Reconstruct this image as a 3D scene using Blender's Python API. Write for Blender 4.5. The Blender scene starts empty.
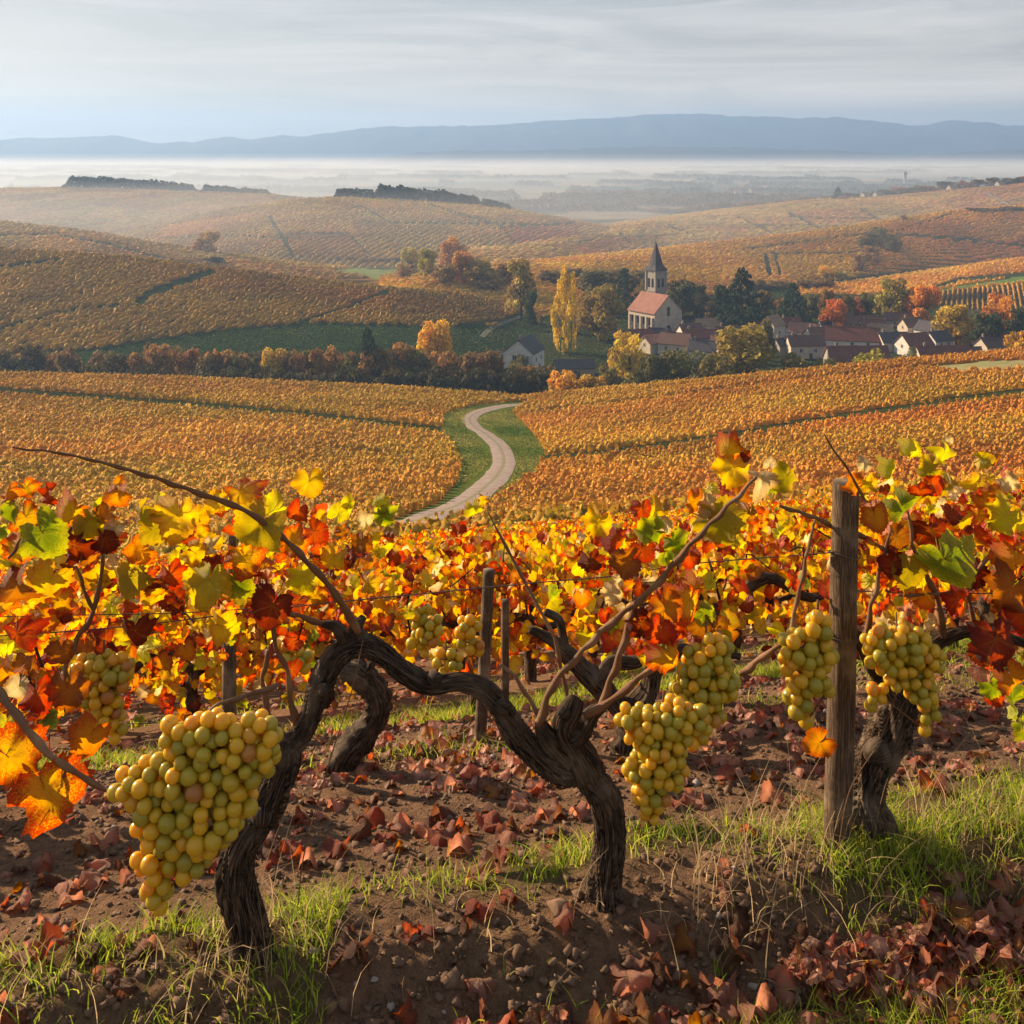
import bpy, math, random
import numpy as np
from mathutils import Vector, Matrix
random.seed(7); RS = np.random.RandomState(11)
rad = math.radians
scene = bpy.context.scene
col = scene.collection

# ------------------------------------------------------------------ camera
F = 1098.0; HY = 148.0; CH = 1.7            # focal length in px, eye-level row, eye height
cd = bpy.data.cameras.new('camera'); cam = bpy.data.objects.new('camera', cd); col.objects.link(cam)
cam.location = (0, 0, CH); cam.rotation_euler = (rad(90), 0, 0)
cd.sensor_width = 36; cd.lens = 36*F/1024; cd.shift_y = -(512-HY)/1024
cd.clip_start = .05; cd.clip_end = 40000
scene.camera = cam

# ------------------------------------------------------------------ light
SUN_AZ, SUN_EL = 58.0, 22.0                 # degrees left of straight ahead, elevation
def nd(nt, typ, **kw):
    n = nt.nodes.new(typ)
    for k, v in kw.items():
        if k == 'inp':
            for a, b in v.items(): n.inputs[a].default_value = b
        else: setattr(n, k, v)
    return n
world = bpy.data.worlds.new('World'); scene.world = world; world.use_nodes = True
nt = world.node_tree; nt.nodes.clear()
sky = nd(nt, 'ShaderNodeTexSky', sky_type='NISHITA', sun_disc=False)
sky.sun_elevation = rad(SUN_EL); sky.sun_rotation = rad(-SUN_AZ); sky.air_density = 1.0; sky.dust_density = 2.0
tc = nd(nt, 'ShaderNodeTexCoord')
mp = nd(nt, 'ShaderNodeMapping'); mp.inputs['Scale'].default_value = (1.0, 1.0, 11.0); mp.inputs['Rotation'].default_value = (0, rad(5), rad(20))
nz = nd(nt, 'ShaderNodeTexNoise', inp={'Scale': 2.8, 'Detail': 9.0, 'Roughness': .62, 'Distortion': 1.1})
rmp = nd(nt, 'ShaderNodeMapRange', inp={'From Min': .36, 'From Max': .66, 'To Min': .66, 'To Max': 1.0})
sx = nd(nt, 'ShaderNodeSeparateXYZ'); vr = nd(nt, 'ShaderNodeValToRGB'); e = vr.color_ramp.elements
e[0].position = 0.0; e[0].color = (9.6, 7.8, 5.6, 1); e[1].position = .40; e[1].color = (4.2, 4.8, 5.6, 1); e2 = e.new(.13); e2.color = (6.3, 6.1, 5.9, 1)
mx = nd(nt, 'ShaderNodeMix', data_type='RGBA')
bg = nd(nt, 'ShaderNodeBackground', inp={'Strength': .050}); wo = nd(nt, 'ShaderNodeOutputWorld')
L = nt.links.new
L(tc.outputs['Generated'], sx.inputs[0]); L(sx.outputs[2], vr.inputs[0]); L(tc.outputs['Generated'], mp.inputs[0]); L(mp.outputs[0], nz.inputs['Vector']); L(nz.outputs['Fac'], rmp.inputs['Value'])
L(rmp.outputs[0], mx.inputs['Factor']); L(sky.outputs[0], mx.inputs['A']); L(vr.outputs[0], mx.inputs['B'])
cm = nd(nt, 'ShaderNodeMapRange', inp={'From Min': .35, 'From Max': .68, 'To Min': .78, 'To Max': 1.03}); L(nz.outputs['Fac'], cm.inputs['Value'])
vm = nd(nt, 'ShaderNodeVectorMath', operation='SCALE'); L(mx.outputs['Result'], vm.inputs[0]); L(cm.outputs[0], vm.inputs['Scale']); L(vm.outputs[0], bg.inputs[0]); L(bg.outputs[0], wo.inputs[0])
sd = bpy.data.lights.new('sun', 'SUN'); sd.energy = 5.0; sd.angle = rad(.6); sd.color = (1, .76, .49)
sun = bpy.data.objects.new('sun', sd); col.objects.link(sun)
SD = Vector((-math.sin(rad(SUN_AZ))*math.cos(rad(SUN_EL)), math.cos(rad(SUN_AZ))*math.cos(rad(SUN_EL)), math.sin(rad(SUN_EL))))
sun.rotation_euler = SD.to_track_quat('Z', 'Y').to_euler(); sun.location = SD*20
scene.view_settings.view_transform = 'Standard'; scene.view_settings.look = 'None'
scene.view_settings.exposure = 1.28; scene.view_settings.gamma = 1.0
scene.cycles.use_denoising = True
scene.cycles.max_bounces = 6; scene.cycles.diffuse_bounces = 3; scene.cycles.transmission_bounces = 4
scene.cycles.volume_bounces = 1; scene.cycles.transparent_max_bounces = 6
scene.cycles.sample_clamp_indirect = 6

# ------------------------------------------------------------------ helpers
def vn(x, y, seed=0):                       # value noise, vectorised
    tab = np.random.RandomState(seed+100).rand(256, 256)
    xi = np.floor(x).astype(int); yi = np.floor(y).astype(int)
    fx = x-xi; fy = y-yi; fx = fx*fx*(3-2*fx); fy = fy*fy*(3-2*fy)
    a = tab[xi & 255, yi & 255]; b = tab[(xi+1) & 255, yi & 255]; c = tab[xi & 255, (yi+1) & 255]; d = tab[(xi+1) & 255, (yi+1) & 255]
    return (a*(1-fx)+b*fx)*(1-fy)+(c*(1-fx)+d*fx)*fy
def fbm(x, y, o=4, seed=0):
    s = 0; a = 1; t = 0
    for i in range(o):
        s = s+a*(vn(x*2**i, y*2**i, seed+i)-.5); t += a; a *= .5
    return s/t*2
def sst(a, b, x):
    t = np.clip((x-a)/(b-a), 0, 1); return t*t*(3-2*t)
def P(px, py, Y): return Vector(((px-512)/F*Y, Y, CH-(py-HY)/F*Y))
def lin(h):                                 # sRGB 0-255 -> linear
    return tuple(((c/255+.055)/1.055)**2.4 if c > 10 else c/255/12.92 for c in h)

def mesh_np(name, V, faces, mats=(), attrs=None, smooth=False):
    V = np.asarray(V, dtype=np.float32).reshape(-1, 3)
    if not isinstance(faces, list): faces = [faces]
    faces = [np.asarray(f, dtype=np.int32) for f in faces if len(f)]
    me = bpy.data.meshes.new(name)
    me.vertices.add(len(V)); me.vertices.foreach_set('co', V.ravel())
    nl = sum(f.size for f in faces); nf = sum(len(f) for f in faces)
    me.loops.add(nl); me.polygons.add(nf)
    me.loops.foreach_set('vertex_index', np.concatenate([f.ravel() for f in faces]))
    st = []; o = 0
    for f in faces:
        st.append(o+np.arange(len(f))*f.shape[1]); o += f.size
    me.polygons.foreach_set('loop_start', np.concatenate(st).astype(np.int32))
    me.update(calc_edges=True)
    for k, a in (attrs or {}).items():
        a = np.asarray(a, dtype=np.float32)
        if a.shape[1] == 3: a = np.hstack([a, np.ones((len(a), 1), np.float32)])
        at = me.attributes.new(k, 'FLOAT_COLOR', 'POINT'); at.data.foreach_set('color', a.ravel())
    for m in mats: me.materials.append(m)
    if smooth: me.polygons.foreach_set('use_smooth', np.ones(nf, bool))
    return me
def tag(o, label=None, cat=None, group=None, kind=None):
    if label: o['label'] = label
    if cat: o['category'] = cat
    if group: o['group'] = group
    if kind: o['kind'] = kind
    return o
def link(name, me, parent=None, loc=None):
    o = bpy.data.objects.new(name, me); col.objects.link(o)
    if parent: o.parent = parent
    if loc is not None: o.location = loc
    return o
def thing(name, label, cat, loc=(0, 0, 0), rz=0, group=None, kind=None):
    o = bpy.data.objects.new(name, None); col.objects.link(o); o.location = loc; o.rotation_euler = (0, 0, rz)
    o.empty_display_size = .1
    return tag(o, label, cat, group, kind)

class MB:                                   # collects boxes, prisms, tubes into one mesh
    def __init__(s): s.v = []; s.f = []
    def add(s, V, Fs):
        o = len(s.v); s.v += [tuple(v) for v in V]; s.f += [tuple(i+o for i in f) for f in Fs]
    def box(s, x0, x1, y0, y1, z0, z1):
        s.add([(x0,y0,z0),(x1,y0,z0),(x1,y1,z0),(x0,y1,z0),(x0,y0,z1),(x1,y0,z1),(x1,y1,z1),(x0,y1,z1)],
              [(0,3,2,1),(4,5,6,7),(0,1,5,4),(1,2,6,5),(2,3,7,6),(3,0,4,7)])
    def mesh(s, name, mat, smooth=False):
        me = bpy.data.meshes.new(name); me.from_pydata(s.v, [], s.f); me.materials.append(mat)
        if smooth:
            for p in me.polygons: p.use_smooth = True
        return me
    def build(s, name, mat, parent=None, smooth=False, loc=None): return link(name, s.mesh(name, mat, smooth), parent, loc)

def catmull(pts, n):
    pts = [np.array(p, float) for p in pts]; pts = [2*pts[0]-pts[1]]+pts+[2*pts[-1]-pts[-2]]
    out = []
    for i in range(1, len(pts)-2):
        for t in np.linspace(0, 1, n, endpoint=False):
            a, b, c, d = pts[i-1:i+3]
            out.append(.5*((2*b)+(-a+c)*t+(2*a-5*b+4*c-d)*t*t+(-a+3*b-3*c+d)*t**3))
    out.append(pts[-2]); return np.array(out)
def tube(pts, rads, seg=8, n=6, ridge=0, seed=0, lump=0.0, twist=0.0):
    """a tapering tube through pts; ridge = bark ridges, lump = swellings.  returns V, F(quads), bark coords"""
    q = catmull([tuple(p)+(r,) for p, r in zip(pts, rads)], n)
    C = q[:, :3]; R = np.abs(q[:, 3]); m = len(C)
    T = np.gradient(C, axis=0); T /= np.linalg.norm(T, axis=1)[:, None]+1e-9
    N = np.zeros_like(C); a = np.array([.3, .9, .2]); a = a-T[0]*a.dot(T[0]); N[0] = a/np.linalg.norm(a)
    for i in range(1, m):
        v = N[i-1]-T[i]*N[i-1].dot(T[i]); N[i] = v/(np.linalg.norm(v)+1e-9)
    B = np.cross(T, N); s = np.concatenate([[0], np.cumsum(np.linalg.norm(np.diff(C, axis=0), axis=1))])
    th = np.linspace(0, 2*np.pi, seg, endpoint=False)
    S, TH = np.meshgrid(s, th, indexing='ij'); RR = np.repeat(R[:, None], seg, 1)
    if ridge or lump:
        ph = TH+twist*S+.6*np.sin(S*9+seed)
        ang = (ph/(2*np.pi)) % 1.0
        nz1 = fbm(np.cos(ph)*2.6+seed*3.1+S*1.5, np.sin(ph)*2.6+S*3.2, 3, seed)
        nz2 = np.sin(ph*7+3*fbm(np.cos(ph)*1.5+S*5, np.sin(ph)*1.5+S*9, 2, seed+5))
        nz4 = fbm(np.cos(ph)*7+S*3+seed, np.sin(ph)*7+S*6, 3, seed+15)
        nz3 = fbm(S*11+seed+np.cos(TH)*.7, S*7+np.sin(TH)*.9, 2, seed+9)
        RR = RR*(1+ridge*(.75*nz1+.14*nz2+1.1*nz4)+lump*nz3)
    V = C[:, None, :]+RR[..., None]*(np.cos(TH)[..., None]*N[:, None, :]+np.sin(TH)[..., None]*B[:, None, :])
    V = V.reshape(-1, 3); i = np.arange(m-1)[:, None]*seg; j = np.arange(seg)[None, :]; jn = (j+1) % seg
    Fq = np.stack([i+j, i+jn, i+seg+jn, i+seg+j], -1).reshape(-1, 4)
    # caps
    V = np.vstack([V, C[0]-T[0]*R[0]*.3, C[-1]+T[-1]*R[-1]*.4]); a0 = m*seg
    j = np.arange(seg); jn = (j+1) % seg
    Ft = np.vstack([np.stack([jn, j, np.full(seg, a0)], -1), np.stack([(m-1)*seg+j, (m-1)*seg+jn, np.full(seg, a0+1)], -1)])
    bk = np.stack([np.cos(TH), np.sin(TH), S*6], -1).reshape(-1, 3); bk = np.vstack([bk, bk[0], bk[-1]])
    return V, Fq, Ft, bk
def tubes_mesh(name, lst, mat, smooth=True):
    Vs = []; Q = []; T = []; Bk = []; o = 0
    for V, q, t, b in lst:
        Vs.append(V); Q.append(q+o); T.append(t+o); Bk.append(b); o += len(V)
    return mesh_np(name, np.vstack(Vs), [np.vstack(Q), np.vstack(T)], [mat], {'bark': np.vstack(Bk)}, smooth)

# ------------------------------------------------------------------ materials
def mat(name):
    m = bpy.data.materials.new(name); m.use_nodes = True; m.node_tree.nodes.clear()
    return m, m.node_tree
def out(nt, sh):
    o = nd(nt, 'ShaderNodeOutputMaterial'); nt.links.new(sh, o.inputs[0]); return o
def ramp(nt, stops):
    r = nd(nt, 'ShaderNodeValToRGB'); e = r.color_ramp.elements
    while len(e) < len(stops): e.new(.5)
    for k, (p, c) in zip(e, stops): k.position = p; k.color = tuple(c)+(1,) if len(c) == 3 else c
    return r
def mixc(nt, fac, a, b, bt='MIX'):
    m = nd(nt, 'ShaderNodeMix', data_type='RGBA', blend_type=bt)
    for s, v in (('Factor', fac), ('A', a), ('B', b)):
        if hasattr(v, 'is_linked') or isinstance(v, bpy.types.NodeSocket): nt.links.new(v, m.inputs[s])
        elif isinstance(v, (int, float)): m.inputs[s].default_value = v
        else: m.inputs[s].default_value = tuple(v)+(1,)
    return m.outputs['Result']
def noise(nt, scale, detail=4, rough=.55, vec=None, dist=0):
    n = nd(nt, 'ShaderNodeTexNoise', inp={'Scale': scale, 'Detail': detail, 'Roughness': rough, 'Distortion': dist})
    if vec is not None: nt.links.new(vec, n.inputs['Vector'])
    return n.outputs['Fac']
def mrange(nt, v, a, b, c=0, d=1):
    m = nd(nt, 'ShaderNodeMapRange', inp={'From Min': a, 'From Max': b, 'To Min': c, 'To Max': d}); nt.links.new(v, m.inputs[0]); return m.outputs[0]
def bump(nt, h, strength=.5, dist=.02):
    b = nd(nt, 'ShaderNodeBump', inp={'Strength': strength, 'Distance': dist}); nt.links.new(h, b.inputs['Height']); return b.outputs[0]
def coord(nt, k='Object'): return nd(nt, 'ShaderNodeTexCoord').outputs[k]
def attr(nt, k, o='Color'): return nd(nt, 'ShaderNodeAttribute', attribute_name=k).outputs[o]
def princ(nt, base, rough=.8, normal=None, spec=.3, **kw):
    p = nd(nt, 'ShaderNodeBsdfPrincipled', inp={'Roughness': rough, 'Specular IOR Level': spec})
    if isinstance(base, bpy.types.NodeSocket): nt.links.new(base, p.inputs['Base Color'])
    else: p.inputs['Base Color'].default_value = tuple(base)+(1,)
    if normal is not None: nt.links.new(normal, p.inputs['Normal'])
    for k, v in kw.items(): p.inputs[k].default_value = v
    return p
def simple(name, c, c2=None, scale=3, rough=.8, b=.0, spec=.3, detail=4, bd=.02):
    m, nt = mat(name); v = coord(nt); n = noise(nt, scale, detail, .6, v)
    base = mixc(nt, mrange(nt, n, .3, .7), c, c2 or tuple(x*.7 for x in c))
    nm = bump(nt, n, b, bd) if b else None
    out(nt, princ(nt, base, rough, nm, spec).outputs[0]); return m

def leaf_material():
    m, nt = mat('vine_leaf'); li = attr(nt, 'leafinfo'); sp = nd(nt, 'ShaderNodeSeparateColor'); nt.links.new(li, sp.inputs[0])
    v = coord(nt); n1 = noise(nt, 22, 4, .65, v); n2 = noise(nt, 90, 3, .6, v)
    ad = nd(nt, 'ShaderNodeMath', operation='ADD'); nt.links.new(sp.outputs[0], ad.inputs[0]); nt.links.new(mrange(nt, n1, .2, .8, -.55, .55), ad.inputs[1])
    c = mixc(nt, mrange(nt, ad.outputs[0], .50, .88), attr(nt, 'col'), attr(nt, 'col2'))
    c = mixc(nt, mrange(nt, n2, .56, .70, 0, .5), c, (.20, .07, .02))
    n3 = noise(nt, 9, 5, .7, v); e2 = nd(nt, 'ShaderNodeMath', operation='MULTIPLY'); nt.links.new(mrange(nt, n3, .50, .66), e2.inputs[0]); nt.links.new(mrange(nt, sp.outputs[0], .35, 1), e2.inputs[1])
    c = mixc(nt, mrange(nt, e2.outputs[0], .1, .9, 0, .65), c, (.15, .05, .018))
    c = mixc(nt, mrange(nt, sp.outputs[1], .3, 1, 0, .28), c, (.55, .36, .06))
    hb = nd(nt, 'ShaderNodeMath', operation='MULTIPLY_ADD', inp={1: .8}); nt.links.new(n2, hb.inputs[0]); nt.links.new(sp.outputs[1], hb.inputs[2])
    p = princ(nt, c, .5, bump(nt, hb.outputs[0], .9, .006), .35)
    hs = nd(nt, 'ShaderNodeHueSaturation', inp={'Saturation': 1.15, 'Value': 1.15}); nt.links.new(c, hs.inputs['Color'])
    t = nd(nt, 'ShaderNodeBsdfTranslucent'); nt.links.new(hs.outputs[0], t.inputs[0])
    ms = nd(nt, 'ShaderNodeMixShader', inp={0: .52}); nt.links.new(p.outputs[0], ms.inputs[1]); nt.links.new(t.outputs[0], ms.inputs[2])
    out(nt, ms.outputs[0]); return m
def clump_material(name, objcol=False, tr=.35):
    m, nt = mat(name); c = attr(nt, 'col')
    if objcol:
        oi = nd(nt, 'ShaderNodeObjectInfo'); c = mixc(nt, 1.0, c, oi.outputs['Color'], 'MULTIPLY')
    d = princ(nt, c, .75, None, .15)
    t = nd(nt, 'ShaderNodeBsdfTranslucent'); nt.links.new(c, t.inputs[0])
    ms = nd(nt, 'ShaderNodeMixShader', inp={0: tr}); nt.links.new(d.outputs[0], ms.inputs[1]); nt.links.new(t.outputs[0], ms.inputs[2])
    out(nt, ms.outputs[0]); return m
def bark_material(name, ca, cb, cc, bs=1.0, rough=.9):
    m, nt = mat(name); b = attr(nt, 'bark')
    mpn = nd(nt, 'ShaderNodeMapping'); mpn.inputs['Scale'].default_value = (8, 8, 1.5); nt.links.new(b, mpn.inputs[0])
    n1 = noise(nt, 1.6, 7, .72, mpn.outputs[0], 1.2); n2 = noise(nt, 45, 4, .6, coord(nt)); n3 = noise(nt, 9, 3, .6, coord(nt))
    c = mixc(nt, mrange(nt, n1, .46, .66), ca, cb); c = mixc(nt, mrange(nt, n3, .5, .75, 0, .7), c, cc)
    h = nd(nt, 'ShaderNodeMath', operation='MULTIPLY_ADD', inp={1: .35}); nt.links.new(n2, h.inputs[0]); nt.links.new(n1, h.inputs[2])
    out(nt, princ(nt, c, rough, bump(nt, h.outputs[0], 1.0, .012*bs), .25).outputs[0]); return m
M = {}
M['leaf'] = leaf_material()
M['crown'] = clump_material('tree_foliage', True, .3)
M['clump'] = clump_material('vineyard_foliage', False, .22)
M['grass'] = clump_material('grass_blades', False, .5)
M['bark'] = bark_material('old_vine_bark', (.012, .008, .005), (.32, .20, .125), (.38, .29, .21))
M['cane'] = bark_material('vine_cane_bark', (.14, .06, .026), (.30, .15, .07), (.40, .24, .13), .15, .6)
M['post'] = bark_material('weathered_post_wood', (.05, .032, .02), (.26, .17, .10), (.36, .27, .18), .25)
M['treebark'] = simple('tree_bark', (.07, .05, .035), (.03, .022, .016), 3, .9)
M['wire'] = simple('rusty_wire', (.10, .06, .04), (.05, .035, .03), 30, .55, spec=.5)
def berry_material():
    m, nt = mat('grape_skin'); oi = nd(nt, 'ShaderNodeObjectInfo')
    rnd = mixc(nt, 0.0, attr(nt, 'col'), (0, 0, 0)); 
    r = ramp(nt, [(0, (.34, .30, .035)), (.3, (.46, .36, .028)), (.6, (.62, .40, .02)), (.88, (.74, .42, .02)), (.96, (.56, .26, .035)), (1, (.34, .15, .05))])
    add = nd(nt, 'ShaderNodeMath', operation='ADD'); nt.links.new(oi.outputs['Random'], add.inputs[0]); nt.links.new(attr(nt, 'col', 'Fac'), add.inputs[1])
    fr = nd(nt, 'ShaderNodeMath', operation='FRACT'); nt.links.new(add.outputs[0], fr.inputs[0]); nt.links.new(fr.outputs[0], r.inputs[0])
    v = coord(nt); n = noise(nt, 55, 4, .65, v); n2 = noise(nt, 260, 2, .5, v)
    c = mixc(nt, mrange(nt, n, .5, .8, 0, .35), r.outputs[0], (.48, .38, .14))
    c = mixc(nt, mrange(nt, n2, .68, .74, 0, .8), c, (.10, .05, .02))
    p = princ(nt, c, .34, None, .45)
    p.subsurface_method = 'RANDOM_WALK'; p.inputs['Subsurface Weight'].default_value = 1.0
    p.inputs['Subsurface Radius'].default_value = (1.0, .62, .16); p.inputs['Subsurface Scale'].default_value = .020
    nt.links.new(mrange(nt, n, .35, .7, .22, .42), p.inputs['Roughness'])
    t = nd(nt, 'ShaderNodeBsdfTranslucent'); nt.links.new(mixc(nt, .35, c, (1.0, .68, .05)), t.inputs[0]); ms = nd(nt, 'ShaderNodeMixShader', inp={0: .26}); nt.links.new(p.outputs[0], ms.inputs[1]); nt.links.new(t.outputs[0], ms.inputs[2])
    out(nt, ms.outputs[0]); return m
M['berry'] = berry_material()

# ------------------------------------------------------------------ terrain
FLOOR = -73.0
def tab(px, xs, ys): return np.interp(px, xs, ys)
SK = [-8, -1, -.35, -.2, -.05, .1, .3, .6, 1.2, 2.4, 3.6, 5, 10, 25, 60, 95]
SZ = [.02, -.045, -.04, -.005, .055, .05, -.02, -.07, -.20, -.75, -1.2, -1.8, -3.55, -8.55, -20, -31]
def near_h(X, Y):
    s = Y-.26*X-2.36
    return np.interp(s, SK, SZ)
AK = [90, 120, 150, 190, 225, 250]; AG = [1, .72, .5, .27, .1, 0]
CREST_A = ([-300, 0, 128, 256, 400, 520, 640, 768, 900, 1024, 1400], [372, 378, 381, 386, 393, 403, 391, 378, 364, 353, 330])
LAY = {  # name: px table, crest row, crest distance, base distance, back width, front exponent
 'C': ([-300, 0, 120, 250, 380, 460, 515, 560, 620], [238, 250, 258, 274, 290, 297, 305, 318, 340], [520, 490, 480, 475, 470, 480, 505, 490, 470], 325, 45, 1.35),
 'D': ([-300, 0, 100, 200, 300, 400, 512, 600, 680], [205, 223, 235, 252, 268, 283, 296, 303, 315], [720, 665, 650, 640, 620, 600, 575, 560, 520], 500, 70, 1.5),
 'E': ([-400, -60, 0, 60, 150, 270, 330, 420, 520], [183, 188, 190, 189, 191, 196, 203, 222, 250], [1220, 1180, 1150, 1140, 1120, 1080, 1040, 980, 900], 800, 200, 1.5),
 'F': ([-100, 70, 150, 230, 300, 345, 420, 500, 575, 640, 720, 800], [262, 244, 226, 210, 200, 197, 201, 209, 223, 237, 250, 265], [850, 850, 870, 890, 930, 950, 950, 930, 890, 850, 810, 770], 650, 120, 1.5),
 'G': ([380, 470, 560, 640, 720, 800, 900, 1024, 1400], [285, 258, 243, 228, 214, 203, 196, 184, 165], [620, 660, 740, 880, 1080, 1200, 1250, 1260, 1260], 760, 200, 1.4),
 'H': ([400, 490, 600, 720, 800, 880, 950, 1024, 1400], [292, 273, 261, 246, 236, 223, 213, 207, 180], [500, 560, 620, 690, 735, 770, 795, 810, 820], ([600, 780, 1024], [470, 575, 720]), 110, 1.3),
 'I': ([755, 780, 801, 880, 950, 1024, 1400], [340, 299, 291, 283, 272, 259, 215], [480, 545, 570, 600, 630, 650, 700], 470, 45, 1.3),
}
def layer_h(k, px, Y):
    xs, cy, cY, Yb, bw, ex = LAY[k]
    c = tab(px, xs, cy); Yc = tab(px, xs, cY); zc = np.maximum(CH-(c-HY)/F*Yc, FLOOR-3)
    if isinstance(Yb, tuple): Yb = np.interp(px, *Yb)
    Yb_ = np.minimum(Yb, Yc*.86 if k == 'H' else Yc*.82)
    t = np.clip((Y-Yb_)/(Yc-Yb_), 0, 1)
    f = 1-(1-t)**ex
    f = f*sst(0, .18, t)**.6 if True else f
    b = np.exp(-(np.maximum(Y-Yc, 0)/bw)**2)
    return FLOOR-1.5+(zc-FLOOR+1.5)*f*b
def HT(X, Y):
    X = np.asarray(X, float); Y = np.asarray(Y, float)
    R = np.sqrt(X*X+Y*Y)+1e-6; a = np.arctan2(X, Y); ac = np.clip(a, -1.0, 1.0)
    Ye = np.where(np.abs(a) > 1.0, R*math.cos(1.0), Y); px = 512+F*np.tan(ac)
    zn = near_h(X, Y)
    c = tab(px, *CREST_A); g = np.interp(Ye, AK, AG)
    py = c+(520-c)*g; za = CH-(py-HY)/F*np.clip(Ye, 90, 250)
    zc = CH-(c-HY)/F*250
    za = np.where(Ye > 250, FLOOR+(zc-FLOOR)*np.exp(-(np.maximum(Ye-250, 0)/38)**2), za)
    za = np.where(Ye > 95, za+.5*fbm(X/40, Y/40, 2, 3)*sst(95, 130, Ye)*(1-sst(200, 240, Ye)), za)
    w = sst(45, 92, Ye); z = zn*(1-w)+np.where(Ye > 90, za, CH-(520-HY)/F*np.maximum(Ye, 1))*w
    far = np.full_like(z, FLOOR); far = far+.8*fbm(X/90, Y/90, 3, 8)*sst(300, 420, Ye)
    for k in LAY: far = np.maximum(far, layer_h(k, px, Ye)+0*far)
    wob = fbm(X/70, Y/70, 3, 21)*1.0*sst(500, 900, Ye)*(1-sst(1600, 2200, Ye))
    z = np.where(Ye > 250, np.maximum(z, far+wob), z)
    back = (a > 1.9) | (a < -1.9)
    z = np.where(back, np.maximum(z, -.3), z)
    return z
def near_detail(X, Y):
    d = .026*fbm(X*2.2, Y*2.2, 3, 31)+.020*np.abs(fbm(X*8, Y*8, 4, 37))+.020*np.abs(fbm(X*19+3, Y*24, 4, 39))*np.exp(-((Y-.26*X-2.36+.14)/.14)**2)+.009*np.abs(fbm(X*24, Y*24, 3, 41))
    return d*(1-sst(5, 9, np.sqrt(X*X+Y*Y)))
def G(X, Y): return HT(X, Y)+near_detail(np.asarray(X, float), np.asarray(Y, float))
def g1(x, y): return float(G(np.array([x]), np.array([y]))[0])
def hit(px, py, Y0=2.0, Y1=3000):
    Ys = np.geomspace(Y0, Y1, 4000); X = (px-512)/F*Ys; zr = CH-(py-HY)/F*Ys
    k = np.argmax(G(X, Ys) >= zr); return float(Ys[k])
def at_Y(px, Y): x = (px-512)/F*Y; return Vector((x, Y, g1(x, Y)))

def pdist(px, py, poly):                    # pixel distance to a polyline, vectorised
    d = np.full(px.shape, 1e9)
    for (x0, y0), (x1, y1) in zip(poly[:-1], poly[1:]):
        dx, dy = x1-x0, y1-y0; t = np.clip(((px-x0)*dx+(py-y0)*dy)/(dx*dx+dy*dy+1e-9), 0, 1)
        d = np.minimum(d, np.hypot(px-x0-t*dx, py-y0-t*dy))
    return d
def inpoly(px, py, poly):
    r = np.zeros(px.shape, bool); n = len(poly)
    for i in range(n):
        x0, y0 = poly[i]; x1, y1 = poly[(i+1) % n]
        c = ((y0 > py) != (y1 > py)) & (px < (x1-x0)*(py-y0)/((y1-y0) if y1 != y0 else 1e-9)+x0); r ^= c
    return r
ROAD = [(392, 532), (425, 519), (455, 507), (480, 492), (497, 476), (504, 462), (500, 448), (488, 436), (473, 426), (470, 418), (482, 411), (505, 406), (528, 403)]
VERGE = [(370, 540), (395, 520), (440, 502), (458, 482), (462, 462), (452, 446), (442, 430), (444, 414), (470, 406), (530, 400), (512, 412), (530, 430), (546, 452), (536, 476), (505, 494), (470, 520), (440, 540)]
GAPS_A = [([(-60, 387), (0, 391), (110, 399), (225, 408), (340, 419), (452, 432)], 3.6), ([(545, 459), (620, 452), (700, 441), (800, 424), (900, 409), (1030, 391)], 3.8),
          ([(540, 412), (640, 401), (768, 384), (900, 369), (985, 363)], 1.0), ([(-60, 468), (0, 470), (60, 476)], 1.6), ([(330, 450), (400, 458)], 1.2)]
GAPS_C = [([(139, 302), (150, 294), (175, 285), (212, 273)], 4.0), ([(300, 322), (345, 309), (388, 292)], 2.0), ([(0, 268), (30, 264), (60, 260)], 1.8), ([(0, 330), (40, 318), (75, 310), (120, 306)], 1.2)]
MEADOW_C = [(-80, 349), (0, 352), (90, 350), (150, 340), (240, 328), (330, 322), (430, 326), (500, 322), (520, 312), (545, 330), (545, 400), (-80, 400)]
GAPS_D = [([(60, 236), (110, 245), (150, 256), (190, 265), (225, 270)], 1.5), ([(0, 236), (60, 234)], 1)]
GAPS_F = [([(270, 218), (283, 238), (294, 258)], 2), ([(352, 202), (372, 212), (390, 223)], 1), ([(288, 235), (348, 234), (372, 258)], 1), ([(390, 223), (450, 224), (495, 224), (560, 226)], .8), ([(430, 205), (500, 226), (516, 244)], 1), ([(500, 228), (575, 223)], .8), ([(130, 240), (230, 236), (300, 240)], .8)]
GAPS_G = [([(738, 218), (757, 226), (771, 234)], 1), ([(757, 226), (815, 226)], .7), ([(788, 213), (820, 229)], 1), ([(790, 217), (840, 219), (876, 219)], .8), ([(860, 209), (882, 222)], 1), ([(574, 256), (576, 244), (600, 238), (680, 236)], .8), ([(984, 193), (1012, 207)], 1.0), ([(620, 234), (630, 244)], 1), ([(668, 226), (700, 238)], .8)]
GAPS_H = [([(744, 250), (850, 236), (896, 232), (926, 222), (951, 214)], 1), ([(768, 254), (860, 254)], .9), ([(896, 235), (960, 239), (1026, 247)], 1.3), ([(766, 256), (770, 275)], 2.2), ([(776, 257), (780, 275)], 1.2)]
GAPS_I = [([(935, 288), (960, 280), (1030, 274)], 2.2)]
MEADOW_I = [(845, 298), (878, 294), (935, 290), (1030, 275), (1030, 281), (950, 290), (938, 300), (900, 305), (850, 306)]
ROWS_I = [(940, 291), (1030, 283), (1030, 322), (940, 312)]
MEADOW_V = [(330, 271), (400, 262), (430, 262), (440, 280), (545, 292), (545, 300), (470, 296), (400, 283)]
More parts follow.
